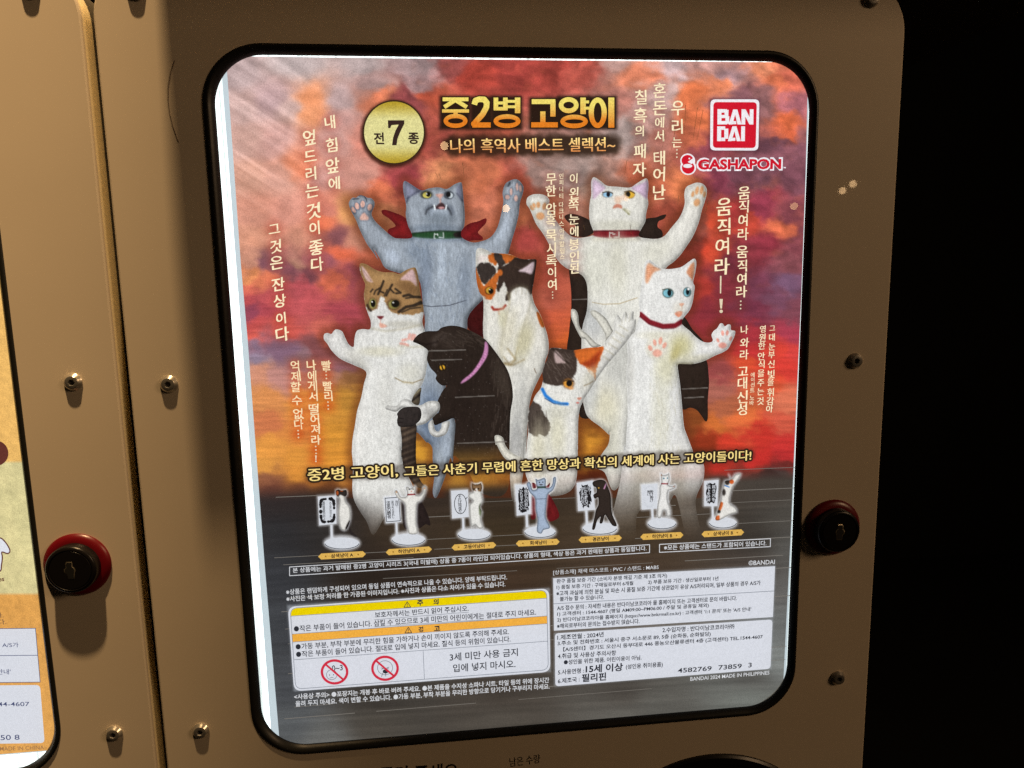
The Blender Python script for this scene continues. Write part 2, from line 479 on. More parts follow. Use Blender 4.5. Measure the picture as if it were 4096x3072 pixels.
# ---- writing
def glyphs(text, bold=0.0, size=1.0):
    c = bpy.data.curves.new('t', 'FONT'); c.body = text; c.offset = bold; c.resolution_u = 3; c.size = size
    o = bpy.data.objects.new('t', c); COL.objects.link(o)
    dg = bpy.context.evaluated_depsgraph_get()
    me = bpy.data.meshes.new_from_object(o.evaluated_get(dg))
    v = np.empty(len(me.vertices) * 3, np.float32); me.vertices.foreach_get('co', v); v = v.reshape(-1, 3)[:, :2].astype(float)
    f = [tuple(p.vertices) for p in me.polygons]
    bpy.data.objects.remove(o); bpy.data.curves.remove(c); bpy.data.meshes.remove(me)
    return v, f

class Writing:
    def __init__(s, layer, depth=None): s.v, s.f, s.layer, s.depth = [], [], layer, depth
    def put(s, uv, f):
        n = len(s.v); s.v += [tuple(p) for p in uv]; s.f += [tuple(n + i for i in g) for g in f]
    def line(s, text, bl, br, h, sheet='X', bold=0.008, nib=0.0):
        """text whose ink box has its lower corners at the pixels bl, br and is h pixels high"""
        ox, oy, k = SH[sheet]; D = POSTER if s.depth is None else s.depth
        a = np.array(P(ox + k * bl[0], oy + k * bl[1], D)); b = np.array(P(ox + k * br[0], oy + k * br[1], D))
        mx, my = ox + k * (bl[0] + br[0]) / 2, oy + k * (bl[1] + br[1]) / 2
        hh = P(mx, my - h * k, D)[1] - P(mx, my, D)[1]
        v, f = glyphs(text, bold)
        lo, hi = v.min(0), v.max(0)
        e = (b - a) / np.hypot(*(b - a)); n = np.array([-e[1], e[0]])
        t = (v - lo) / (hi - lo)
        g = a + t[:, :1] * (b - a) + t[:, 1:] * n * hh
        for k_ in ((0,) if not nib else (-1, 0, 1)): s.put(g + e * (k_ * nib * hh), f)
        return s
    def cell(s, ch, x, y, size, sheet, bold=0.02, lean=0.0, turn=0.0, nib=()):
        """one character centred on a pixel, in a cell of the given height"""
        ox, oy, k = SH[sheet]; D = POSTER
        c = np.array(P(ox + k * x, oy + k * y, D)); m = P(ox + k * x, oy + k * (y - size / 2), D)
        hh = 2 * (m[1] - c[1])
        if ch == '…':
            v, f = [], []
            for j in (-1, 0, 1):
                o = len(v); v += [(.09 * math.cos(i * math.pi / 4), .38 * j + .09 * math.sin(i * math.pi / 4)) for i in range(8)]; f.append(tuple(range(o, o + 8)))
            v = np.array(v)
        else:
            v, f = glyphs(ch, bold)
            lo, hi = v.min(0), v.max(0); v = v - (lo + hi) / 2
            v = v / max((hi - lo)[1], .80)
            if nib and size * k > 24:      # uneven brush strokes
                a_, b_ = v[:, 0] * 3.1 + x * .37, v[:, 1] * 3.1 + y * .53
                v = v + .075 * np.stack([vnoise(a_, b_, 3) - .5, vnoise(a_ + 9, b_, 7) - .5], 1)
        v = v @ np.array([[1, turn], [lean, 1]])
        s.put(c + v * hh, f)
        if ch != '…':
            for dx, dy in nib: s.put(c + (v + (dx, dy)) * hh, f)
        return s
    def build(s, name, mat, parent, grad=None):
        q = np.array(s.v); D = (POSTER - s.layer * LAYER) if s.depth is None else s.depth
        v = np.stack([q[:, 0], np.full(len(q), D), q[:, 1]], 1)
        o = pyd(name, v, s.f, mat, parent)
        if grad:
            z0, z1 = q[:, 1].min(), q[:, 1].max(); t = ((q[:, 1] - z0) / (z1 - z0))[:, None]
            c = lin(np.array(grad[0])) * (1 - t) + lin(np.array(grad[1])) * t
            a = o.data.color_attributes.new('ink', 'FLOAT_COLOR', 'POINT')
            a.data.foreach_set('color', np.concatenate([c, np.ones((len(c), 1))], 1).astype(np.float32).ravel())
        return o

# ------------------------------------------------------------------ the sunset poster
poster = empty('poster', (0.0, POSTER, Z0 - WHH))
tag(poster, 'backlit sunset poster of seven cat figures with gold title, behind the large window', 'poster')
PT = poster

# outline of the printed sheet in photo pixels
EDGE = np.array([(904, 225), (2000, 239), (3236, 250), (3229, 400), (3222, 700), (3205, 1180), (3181, 1700), (3162, 2150), (3126, 2870), (3120, 2925), (1122, 3010), (1058, 2250), (990, 1350), (963, 1050)], float)
PX0 = float(P(905, 264, POSTER)[0]); PX1 = float(P(3192, 1480, POSTER)[0]); PZ1 = float(P(2000, 238, POSTER)[1]); PZ0 = float(P(2150, 2925, POSTER)[1]) - .002
boxmesh('paper', (PX0 - .0019, POSTER, PZ0), (PX1 + .0002, POSTER + .0002, PZ1), M_margin, PT)

SKY = '''950,300,176,150,148 1200,255,178,160,158 1450,260,172,152,150 1650,250,170,142,142 1800,240,165,80,75 1900,300,182,66,52 2050,260,176,66,58 2200,250,168,64,54
2350,260,190,84,70 2480,240,205,160,150 2560,290,225,130,95 2700,270,196,166,166 2850,250,205,150,140 2900,310,185,145,150 3050,270,235,140,100 3150,320,225,110,85 3200,420,190,110,120
960,420,186,150,142 1100,400,176,142,142 1160,430,190,156,148 1350,400,182,152,150 1500,350,176,142,138 1610,400,150,70,72 1520,395,222,122,85 1680,330,180,142,142 1720,380,200,85,60
2480,400,190,122,108 2600,440,190,150,142 2660,390,200,168,162 2780,370,240,125,75 2870,330,240,135,90 2950,400,140,85,110 3050,420,150,95,115 3100,330,235,120,80 3150,480,236,110,65 3210,560,160,90,110
980,560,198,152,138 1100,560,192,142,132 1240,400,235,140,90 1250,455,232,142,92 1340,480,190,140,132 1350,560,192,142,132 1450,560,206,122,102 1700,560,160,70,60 1900,560,170,80,60 2500,560,168,148,142 2650,560,185,120,105 2760,560,215,110,75 2800,470,225,115,70 2820,600,150,70,80
3140,540,232,105,65 3100,580,120,70,100 3200,620,140,80,110 990,700,202,145,122 1120,700,206,146,126 1200,660,225,130,92 1300,700,192,142,132 1450,700,196,132,116 1550,760,215,112,76 1600,730,165,65,70 1750,720,215,135,90
1900,700,205,112,76 2050,720,180,82,66 2150,700,162,128,118 2300,700,166,142,134 2450,720,176,132,118 2560,720,205,105,72 2750,740,235,130,80 2850,740,150,65,85 2950,720,130,70,100 3050,700,130,75,105 3190,720,135,75,105
1000,850,206,136,112 1150,850,206,136,116 1320,840,198,112,92 1400,850,220,150,85 1500,900,160,95,60 2050,900,200,112,76 2000,850,206,116,86 2200,850,190,112,82 2300,820,176,122,102 2400,760,172,142,126 2700,900,170,76,56 2800,900,150,76,66 2960,860,190,60,60
3050,830,160,60,80 3190,860,150,70,96 1010,950,206,136,106 1200,950,202,132,106 1310,890,235,110,70 1350,935,130,66,88 1430,950,192,122,96 2100,950,170,66,60 2750,950,120,56,50 2880,890,225,80,50 3000,880,215,75,55 3130,905,238,115,76
3060,970,160,55,70 3190,960,150,70,96 1010,1040,192,128,102 1060,1065,128,75,104 1110,1080,128,72,100 1190,1070,182,128,106 1300,1050,150,76,86 1350,1020,225,96,60 1450,1045,205,100,70 1420,1100,150,70,86 2100,1100,180,76,56 2820,1000,218,70,45 2750,1000,150,56,46
2880,1050,130,50,66 3000,1000,150,55,66 3190,1060,150,76,100 1010,1110,230,140,86 1060,1120,225,120,82 1150,1090,130,70,96 1230,1110,128,68,92 1200,1150,188,80,86 1340,1130,212,102,72 1450,1150,170,76,80 1000,1160,212,96,80 2130,1200,192,92,70 2830,1160,192,60,50
2900,1150,140,50,60 3050,1150,130,60,96 3160,1160,128,84,134 3100,1200,128,72,112 1000,1200,196,76,80 1100,1200,206,86,90 1250,1200,202,86,90 1400,1250,176,70,80 1010,1240,150,66,86 1100,1250,180,70,80 2150,1300,200,86,60 2850,1250,150,50,60
3000,1250,130,55,76 3190,1250,140,70,100 1020,1310,206,80,76 1150,1320,216,90,80 1300,1330,212,102,86 1400,1340,150,60,60 1010,1355,222,90,76 2180,1330,210,92,50 2850,1300,160,50,55 3000,1330,176,50,60 3190,1330,180,60,80
1020,1390,140,105,152 1120,1400,134,94,138 1250,1390,136,72,88 1350,1400,126,70,80 1020,1440,150,122,172 1200,1430,142,102,132 1350,1450,150,100,112 2250,1390,225,100,40 2980,1400,202,50,50 3100,1400,226,65,50 3190,1400,222,65,60
1040,1500,212,142,112 1150,1520,196,136,126 1300,1500,176,122,102 1400,1520,142,92,52 2860,1500,160,72,70 2950,1480,230,80,45 3050,1500,230,65,45 3160,1480,226,60,50 1050,1600,220,140,76 1200,1620,226,146,60 1350,1620,216,146,50 1400,1600,190,130,46
2860,1560,176,100,84 2890,1640,186,100,66 3000,1600,226,102,60 3160,1600,226,116,82 3050,1560,220,86,50 1050,1700,206,116,70 1200,1720,220,136,60 1350,1750,220,146,46 2780,1680,140,70,30 2880,1690,216,110,46 3000,1680,230,110,55 3140,1700,220,90,65 3050,1740,206,50,40 3160,1770,210,50,46
1060,1820,230,150,60 1200,1830,230,150,55 1350,1830,226,146,46 2800,1780,150,50,25 2900,1800,220,60,40 3050,1820,206,46,40 3160,1830,200,46,46 1060,1870,226,150,60 1200,1890,220,140,50 1070,1920,150,90,60 1250,1920,170,100,40 1400,1900,190,120,46
2250,1850,130,70,20 2900,1860,190,46,35 3000,1885,140,48,38 3160,1885,120,45,40 1080,1955,104,58,44 1200,1960,116,66,42 1300,1965,110,60,30 2900,1930,100,45,40 3100,1920,70,50,48 1694,1791,216,150,40 1670,1758,160,110,40 1720,1810,210,145,40 1700,1850,150,100,40
2380,1764,218,142,40 2350,1830,170,105,28 2420,1790,190,120,35 2330,1700,150,90,28 2350,1930,80,30,16 2420,1920,90,34,18'''
DARK = '''1080,1995,62,44,42 1300,2020,46,40,38 1080,2040,46,42,43 1100,2100,46,46,48 1300,2100,48,46,46 1600,2100,60,52,44 2000,2150,60,52,40 2500,2150,64,56,46 3100,1965,72,64,57 3150,2050,76,72,66 3000,2150,60,54,48 3170,2200,86,84,80
1100,2300,55,56,60 1500,2300,44,38,35 2000,2300,64,52,43 2500,2280,72,61,53 3000,2280,72,63,57 3165,2350,100,98,95 1110,2500,62,64,68 3155,2500,108,110,108 1130,2750,70,72,76 1500,2780,60,55,50 2000,2800,68,60,53 2500,2780,72,66,60 3000,2720,84,81,77
3125,2650,126,130,127 1150,2900,88,91,93 1500,2900,80,74,66 2000,2860,84,78,70 2600,2820,94,92,86 3000,2780,116,120,114 1300,2970,108,108,105 2500,2870,108,105,98'''  # paler bottom: edge light leaking through the sheet is put into these colours
def table(s): return np.array([list(map(float, p.split(','))) for p in s.split()])
T_SKY, T_DARK = table(SKY), table(DARK)
m_ = (T_SKY[:, 0] < 1480) & (T_SKY[:, 1] < 1060); T_SKY[m_, 2:] = np.minimum(T_SKY[m_, 2:] + 14, 242)
m_ = (T_SKY[:, 0] > 2700) & (T_SKY[:, 1] > 640) & (T_SKY[:, 1] < 1260); T_SKY[m_, 2:] *= .95
m_ = (T_SKY[:, 4] > T_SKY[:, 3] + 15) & (T_SKY[:, 4] > .6 * T_SKY[:, 2]); T_SKY[m_, 4] *= .88; T_SKY[m_, 3] *= 1.06

HALOS = []      # (kind, data, colour, radius, strength): soft prints that go over sky and figures alike
def over(q, c):
    for kind, data, col, rad, st in HALOS:
        if kind == 'dots':
            lo, hi = data.min(0) - rad * 2, data.max(0) + rad * 2
            i = np.nonzero((q >= lo).all(1) & (q <= hi).all(1))[0]
            if len(i) == 0: continue
            d = np.full(len(i), 1e9)
            for p in data: np.minimum(d, np.hypot(*(q[i] - p).T), out=d)
            a = st * np.exp(-(d / rad) ** 2)
        elif kind == 'path':
            lo, hi = data.min(0) - rad * 3, data.max(0) + rad * 3
            i = np.nonzero((q >= lo).all(1) & (q <= hi).all(1))[0]
            if len(i) == 0: continue
            d = np.full(len(i), 1e9)
            for a_, b_ in zip(data[:-1], data[1:]): np.minimum(d, segdist(q[i], a_, b_)[0], out=d)
            n = fbm(q[i, 0] / 22, q[i, 1] / 22, 3, 2) - .5
            a = st * (1 - sstep(rad * .75, rad * 1.75, d + n * rad * .5))
        else:
            lo, hi = data.min(0) - rad * 2, data.max(0) + rad * 2
            i = np.nonzero((q >= lo).all(1) & (q <= hi).all(1))[0]
            if len(i) == 0: continue
            a = st * sstep(-rad, rad * .3, polydist(q[i], data))
        c[i] = c[i] * (1 - a[:, None]) + np.array(col, float) * a[:, None]
    return c

CUTS = []       # outlines of the big figures, for the soft dark print round them
def sky(q, shadow=True):
    x, y = q[:, 0], q[:, 1]
    up = sstep(1960, 1880, y)
    calm = 1 - .6 * sstep(1650, 1350, x) * sstep(1150, 900, y)
    wx = (fbm(x / 120, y / 85, 11, 6) - .5) * (110 * up * calm + 20); wy = (fbm(x / 120, y / 70, 23, 6) - .5) * (78 * up * calm + 6)
    fx = (fbm(x / 30, y / 24, 13, 4) - .5) * 46 * up * calm; fy = (fbm(x / 30, y / 22, 29, 4) - .5) * 36 * up * calm
    u = np.stack([x + wx + fx, y + wy + fy], 1)
    def blend(T, e, soft, p):
        o = np.empty((len(e), 3))
        for s in range(0, len(e), 20000):
            k = e[s:s + 20000]
            w = (((k[:, None, :] - T[None, :, :2]) ** 2 * np.array([1.0, 1.6])).sum(2) + soft) ** -p
            o[s:s + 20000] = (w @ T[:, 2:]) / w.sum(1)[:, None]
        return o
    hzl = (x - 1080) * -.042 + 1985
    below = sstep(-34 - 16 * sstep(1600, 1200, x), 26, y - hzl)
    c = np.empty((len(q), 3)); i = below < 1; j = below > 0
    if i.any(): c[i] = blend(T_SKY, u[i], 500, 2.3)
    if j.any():
        k = blend(T_DARK, np.stack([x[j], y[j]], 1), 6000, 2.0); b1 = below[j][:, None]
        c[j] = np.where(b1 < 1, c[j] * (1 - b1), 0) + k * b1 if i.any() else k
    # texture of the cloud: fine billows above, long streaks lower down
    f1 = fbm(x / 42 + wx / 50, y / 32 + wy / 50, 31, 6) - .5
    f2 = fbm(x / 120 + y / 300, y / 9, 41, 3) - .5
    low = sstep(900, 1400, y)
    c = c * (1 + (f1 * .62 * calm * (1 - low) + f2 * .26 * low) * (.25 + .75 * up))[:, None]
    hot = np.clip(fbm(x / 62, y / 44, 57, 5) - .60, 0, 1) * 1.0 * up * (1 - low) * sstep(1500, 1800, x)
    c = c * (1 - hot[:, None]) + np.array((232, 118, 72)) * hot[:, None]
    # pale slanting rays in the upper left
    ray = (fbm((y * .84 - x * .54) / 26, (x * .84 + y * .54) / 800, 71, 3) - .5) * sstep(1500, 1000, x) * sstep(1150, 700, y)
    c = c + (ray * 1.6 + .45 * abs(ray))[:, None] * np.array((40, 38, 38))
    lum = c @ np.array((.30, .59, .11)); c = lum[:, None] + (c - lum[:, None]) * .90
    # the horizon and the mountains on the right
    ridge = 1916 - 26 * (fbm(x / 70, x * 0, 91, 4) - .5) * 2 - 40 * np.exp(-((x - 3060) / 70) ** 2) + .02 * (3000 - x)
    m = sstep(2560, 2700, x) * sstep(ridge - 6, ridge + 10, y) * (1 - below)
    c = c * (1 - m[:, None]) + np.array((62, 42, 38)) * m[:, None]
    hz = (x - 1080) * -.042 + 1995
    m = sstep(hz - 30, hz + 30, y) * sstep(2120, 1980, y) * sstep(2800, 1500, x) * .75
    c = c * (1 - m[:, None]) + np.array((46, 41, 40)) * m[:, None]
    # planks: slow streaks along the boards
    yy = y + (x - 1080) * .062
    dk = sstep(1960, 2040, y)
    st = fbm(x / 420, yy / 12, 101, 3) - .5
    c = c * (1 + dk * st * .24)[:, None]
    bw = (below * sstep(1150, 1500, x) * sstep(3050, 2700, x) * sstep(2700, 2450, y))[:, None]
    c = c * (1 - bw + bw * np.array((1.05, .97, .88)))
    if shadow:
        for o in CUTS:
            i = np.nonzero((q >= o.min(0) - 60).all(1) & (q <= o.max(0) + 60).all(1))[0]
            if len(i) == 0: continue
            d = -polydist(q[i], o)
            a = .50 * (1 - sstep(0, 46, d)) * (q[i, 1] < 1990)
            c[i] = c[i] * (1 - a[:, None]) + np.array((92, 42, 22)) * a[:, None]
    return over(q, c)

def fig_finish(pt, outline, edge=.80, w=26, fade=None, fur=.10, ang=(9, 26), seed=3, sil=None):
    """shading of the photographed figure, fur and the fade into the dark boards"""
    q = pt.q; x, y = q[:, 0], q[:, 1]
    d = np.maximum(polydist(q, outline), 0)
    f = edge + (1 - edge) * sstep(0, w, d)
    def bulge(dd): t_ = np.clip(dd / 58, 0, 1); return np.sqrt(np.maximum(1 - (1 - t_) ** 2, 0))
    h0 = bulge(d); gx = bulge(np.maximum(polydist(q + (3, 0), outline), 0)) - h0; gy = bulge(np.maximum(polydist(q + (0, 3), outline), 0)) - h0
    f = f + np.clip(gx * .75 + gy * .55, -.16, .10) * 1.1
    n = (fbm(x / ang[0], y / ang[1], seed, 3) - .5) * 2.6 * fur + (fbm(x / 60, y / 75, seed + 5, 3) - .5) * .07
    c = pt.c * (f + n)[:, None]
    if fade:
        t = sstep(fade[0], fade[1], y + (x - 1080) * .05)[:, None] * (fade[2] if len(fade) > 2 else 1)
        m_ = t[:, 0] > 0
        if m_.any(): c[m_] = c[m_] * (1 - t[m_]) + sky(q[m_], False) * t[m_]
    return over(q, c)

CELL = 2.6
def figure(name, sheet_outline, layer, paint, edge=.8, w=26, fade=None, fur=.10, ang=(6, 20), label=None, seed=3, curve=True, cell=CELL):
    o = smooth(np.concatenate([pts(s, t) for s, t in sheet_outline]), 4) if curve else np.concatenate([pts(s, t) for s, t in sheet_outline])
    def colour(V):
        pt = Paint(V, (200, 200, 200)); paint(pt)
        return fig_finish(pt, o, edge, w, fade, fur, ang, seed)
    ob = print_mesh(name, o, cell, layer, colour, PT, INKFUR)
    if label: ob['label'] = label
    return ob

# ---- writing that stands in columns: (sheet, text, [(x, y, size)...])
COLS = [
 ('A', '내힘앞에', '958,625,100 970,795,108 978,945,112 990,1075,100', 'r'),
 ('A', '엎드리는것이좋', '805,740,115 813,875,92 818,1003,100 828,1128,105 838,1278,120 845,1405,100 857,1550,112', 'r'),
 ('D', '다', '497,198,105', 'r'),
 ('A', '그것', '548,1412,80 560,1540,100', 'r'),
 ('D', '은잔상이다', '198,187,100 210,345,100 220,468,100 230,595,88 240,713,108', 'r'),
 ('D', '억제할수없다…', '332,945,78 338,1022,80 338,1100,82 347,1200,76 358,1300,82 360,1375,76 357,1448,70', 'o'),
 ('D', '나에게서떨어져라…!', '452,940,78 457,1020,80 460,1092,80 468,1170,76 472,1265,86 478,1340,78 483,1412,78 487,1490,78 487,1565,70 487,1630,50', 'o'),
 ('D', '빨…빨리…', '562,943,76 563,1013,70 573,1095,76 578,1168,76 577,1238,70', 'o'),
 ('B', '칠흑의패자', '1590,165,112 1585,300,115 1580,415,84 1583,563,108 1580,700,112', 'd'),
 ('B', '혼돈에서태어난', '1728,115,112 1730,245,112 1728,352,86 1726,452,90 1725,613,110 1725,735,110 1725,865,110', 'd'),
 ('B', '우리는…', '1862,245,115 1858,380,112 1855,495,80 1855,580,74', 'd'),
 ('B', '무한암흑묵시록이여…', '930,768,82 928,855,86 930,988,90 928,1075,84 930,1183,88 930,1278,86 930,1368,90 935,1455,78 937,1545,84 940,1622,60', 'd'),
 ('B', '인피니티다크니스아포칼립스', '1003,747,40 1003,793,38 1003,842,38 1003,893,40 1003,957,40 1003,1003,38 1003,1048,38 1005,1095,38 1008,1150,40 1008,1195,38 1008,1247,42 1010,1297,42 1010,1340,36', 'd'),
 ('B', '이왼쪽눈에봉인된', '1095,765,74 1097,873,86 1095,960,86 1097,1063,80 1098,1155,80 1098,1250,84 1100,1340,82 1100,1425,84', 'd'),
 ('C', '움직여라움', '1060,1147,100 1058,1247,98 1052,1348,92 1052,1450,94 1045,1580,96', 'd'),
 ('E', '직여라…', '1785,208,92 1780,305,88 1778,400,92 1772,497,74', 'd'),
 ('C', '움직여', '912,1250,132 910,1395,128 900,1540,128', 'd'),
 ('E', '라!', '1637,212,130 1628,505,104', 'd'),
 ('E', '나와라고대신성', '1800,680,66 1800,775,74 1797,862,76 1790,985,76 1785,1072,92 1785,1175,92 1783,1265,92', 'd'),
 ('E', '에이션트노바', '1860,1012,36 1860,1047,34 1860,1085,36 1857,1125,34 1855,1180,34 1853,1218,36', 'd'),
 ('E', '영원한안식을주는것', '1935,675,54 1932,737,60 1928,798,58 1925,875,60 1925,935,60 1922,1000,56 1920,1070,54 1918,1135,54 1917,1205,58', 'd'),
 ('E', '그대눈부신빛을휘감아', '2005,667,44 2003,735,56 2002,805,54 2000,865,54 1998,932,58 1997,1008,64 1993,1065,54 1992,1140,62 1990,1205,62 1985,1262,56', 'd'),
]
HC = {'r': ((165, 62, 44), 30, .55), 'o': ((196, 70, 26), 26, .60), 'd': ((110, 50, 40), 26, .40)}
for sh, text, data, kind in COLS:
    ox, oy, k = SH[sh]; col, rad, st = HC[kind]
    dd = [list(map(float, p.split(','))) for p in data.split()]
    if kind == 'd' and dd[0][2] * k < 40: rad, st = 16, .3
    HALOS.append(('dots', np.array([(ox + k * a, oy + k * b_) for a, b_, c_ in dd]), col, rad * 1.1, st))
# dark soft plates under the gold title, its second line and the long sentence
for s in ('118,165 322,165 322,392 118,392', '345,170 485,170 485,392 345,392', '500,165 705,165 705,392 500,392', '778,178 978,178 978,390 778,390', '985,165 1200,165 1200,390 985,390', '1210,165 1405,165 1405,392 1210,392'):
    HALOS.append(('poly', pts('B', s), (36, 25, 18), 17, .95))
HALOS.append(('path', pts('B', '215,520 1370,515'), (44, 30, 20), 34, .86))
SENT = np.concatenate([pts('G', '215,335 960,300 1080,295 1600,262'), pts('H', '0,330 900,275 1790,240')])
HALOS.append(('path', SENT, (42, 32, 24), 22, .42))
HALOS.append(('poly', smooth(np.array([(1574 + 128 * math.cos(i * .3307), 535 + 132 * math.sin(i * .3307)) for i in range(19)]), 1), (60, 30, 22), 14, .9))
# glow printed round the seven small figures
FIGS = {
 'tricolour': ('G', '270,522 430,512 434,760 282,776', '380,772 398,772 402,900 384,900', (482, 925, 156, 54), '430,468 455,458 480,468 520,462 526,505 508,528 520,570 550,610 560,680 552,740 530,800 500,822 470,800 455,740 450,640 460,545 432,510'),
 'white_arms': ('G', '855,525 990,515 1006,745 870,757', '956,755 972,755 976,880 960,880', (1070, 892, 150, 54), '945,480 965,463 985,490 1000,520 1040,525 1060,500 1048,442 1062,432 1090,450 1120,426 1138,440 1130,500 1170,508 1195,480 1200,440 1220,428 1230,455 1212,510 1182,560 1150,580 1142,640 1142,760 1152,845 1080,852 1060,800 1045,720 1040,600 1010,560 970,530'),
 'tabby': ('G', '1448,470 1595,462 1602,700 1457,715', '1545,712 1562,712 1566,825 1549,825', (1650, 847, 146, 50), '1630,402 1650,412 1690,410 1712,402 1722,440 1716,480 1728,560 1702,610 1722,660 1712,720 1730,795 1690,802 1660,772 1630,792 1615,720 1608,600 1640,560 1598,520 1618,488 1640,480 1630,440'),
 'grey': ('H', '-78,482 48,474 52,712 -66,728', '4,712 20,712 26,820 8,820', (120, 850, 126, 48), '12,472 30,455 46,470 60,520 95,510 88,470 84,430 105,440 150,424 167,440 168,500 200,500 220,470 225,425 246,418 247,460 226,520 182,560 172,640 166,740 202,822 150,842 130,872 94,852 100,760 84,680 80,590 40,545 20,500'),
 'black': ('H', '415,465 545,445 562,680 427,690', '484,688 500,688 506,800 490,800', (600, 822, 140, 50), '543,457 600,438 642,448 662,490 687,560 692,650 702,720 738,805 700,805 660,742 640,722 622,785 598,785 608,735 580,765 560,835 538,832 558,740 570,680 590,640 588,580 560,592 548,560 575,540 570,500 550,492'),
 'white': ('H', '935,480 1065,470 1060,670 940,680', '1014,668 1030,668 1034,762 1018,762', (1100, 782, 116, 46), '1090,388 1106,402 1138,397 1156,388 1162,440 1150,480 1188,490 1205,478 1208,502 1170,522 1150,532 1146,600 1166,660 1172,722 1140,734 1130,690 1110,690 1090,745 1062,735 1064,640 1080,560 1080,500 1095,460'),
 'bandaged': ('H', '1440,450 1555,440 1545,650 1440,650', '1500,648 1514,648 1517,762 1503,762', (1590, 777, 112, 45), '1640,398 1662,432 1690,395 1737,390 1720,430 1682,480 1662,520 1642,620 1690,660 1702,700 1640,722 1560,765 1528,752 1560,650 1580,560 1590,500 1608,448 1650,440'),
}
for nm, (sh, sign, post, base, body) in FIGS.items():
    ox, oy, k = SH[sh]
    gl = (226, 228, 232)
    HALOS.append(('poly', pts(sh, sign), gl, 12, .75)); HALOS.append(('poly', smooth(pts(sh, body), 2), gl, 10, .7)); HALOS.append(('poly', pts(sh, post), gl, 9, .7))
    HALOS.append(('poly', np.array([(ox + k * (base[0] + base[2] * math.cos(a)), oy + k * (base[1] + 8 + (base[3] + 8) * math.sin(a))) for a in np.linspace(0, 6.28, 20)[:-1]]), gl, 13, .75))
HALOS.append(('poly', pts('Q', '942,548 1482,548 1470,1115 940,1110'), (70, 35, 50), 12, .5))
for s, p in (('W', '100,335 2110,200 2115,835 150,985'), ('K', '125,225 1908,128 1890,535 132,645'), ('K', '138,670 1888,560 1872,950 142,1092')):
    HALOS.append(('poly', pts(s, p), (170, 176, 184), 9, .6))

# ---- outlines
O_GREY = [('A', '1097,1230 1110,1195 1130,1180 1150,1182 1178,1163 1210,1168 1235,1182 1262,1185 1285,1210 1285,1245 1265,1300 1288,1350 1340,1402 1420,1470 1470,1482 1560,1478 1555,1430 1535,1390 1517,1310 1520,1240 1500,1140 1498,1075 1515,1058 1560,1085 1632,1127 1690,1112 1760,1105 1820,1117 1872,1085 1915,1068 1932,1082 1942,1180 1952,1300 1948,1390 1925,1432 1935,1478'),
          ('B', '350,1235 430,1222 490,1190 535,1120 565,1010 578,930 572,870 588,810 618,783 668,768 703,788 727,832 716,890 700,940 690,1030 667,1130 640,1220 612,1320 570,1420 520,1560'),
          ('D', '1620,560 1600,700 1560,820 1500,1000 1440,1120 1510,1340 1505,1500 1495,1659'), ('G', '1440,180 1400,330 1330,510 1300,530 1285,470 1300,330 1285,200 1282,90 1240,40'),
          ('D', '1300,1510 1240,1440 1180,1400 1190,1100 1285,690 1275,500 1240,300 1100,262 1000,226 960,160 910,80'), ('A', '1320,1650 1288,1600 1230,1520 1180,1420 1150,1345 1120,1290')]
O_WHITEA = [('B', '748,950 755,905 790,883 830,878 872,883 902,900 917,930 907,970 932,1020 970,1080 1020,1140 1080,1190 1150,1200 1235,1182 1240,1150 1215,1080 1210,1000 1216,930 1226,880 1224,800 1234,762 1252,755 1292,780 1340,816 1420,824 1510,830 1560,800 1622,764 1642,775 1647,830 1640,900 1646,950 1630,1020 1624,1080 1592,1140 1575,1190 1650,1206 1720,1206 1770,1182 1820,1120 1870,1060 1900,1000 1915,940 1911,880 1925,828 1960,808 2000,794 2042,800 2072,830 2077,872 2060,940 2040,1000 2020,1080 1980,1180 1930,1260 1880,1330 1830,1380 1780,1420'),
            ('E', '1200,300 1180,700 1000,700 960,1200 930,1659'), ('H', '800,300 760,480 700,520 640,380 560,335 620,230 672,150 682,60'),
            ('E', '805,1455 740,1395 660,1335 625,1270 600,1100 600,820 602,720 612,640 640,540 646,420 636,330 600,275 520,238'), ('B', '1045,1425 1000,1390 960,1340 920,1260 870,1170 820,1100 790,1030 770,985')]
O_CALA = [('D', '1665,250 1664,130 1670,90 1690,77 1730,85 1780,110 1850,118 1920,125 1990,155 2050,161 2105,160 2113,180 2105,240 2095,310 2080,400 2083,440 2102,500 2142,570 2170,650 2192,720 2202,790 2198,850 2180,900 2168,950 2150,1000 2130,1040 2080,1150 2055,1270 2042,1450 2030,1659'),
          ('G', '2105,60 2100,200 2075,380 2050,520 1990,560 1965,300 1960,60'), ('D', '1880,1560 1860,1300 1890,1100 1850,930 1790,850 1728,760 1718,650 1722,560 1718,450 1690,400 1672,330')]
O_TABBY = [('D', '808,205 818,190 845,193 872,205 920,235 980,255 1060,258 1100,270 1150,240 1202,221 1225,230 1240,290 1250,370 1262,440 1277,500 1280,560 1270,620 1288,690 1315,780 1314,880 1302,960 1290,1030 1260,1100 1212,1170 1196,1220 1160,1300 1130,1400 1125,1659'),
           ('G', '1010,100 1020,200 1062,330 1105,425 1100,520 960,560 860,700 760,860 700,740 640,650 590,552 574,450 580,250 570,130 575,20'),
           ('D', '752,1560 757,1480 775,1380 790,1280 820,1180 840,1080 857,990 770,942 700,912 650,882 600,830 570,782 545,750 548,712 575,704 600,712 620,686 642,677 680,693 702,740 730,790 764,806 770,750 787,690 830,675 884,676 891,620 870,560 850,500 840,420 850,350 835,310 815,260')]
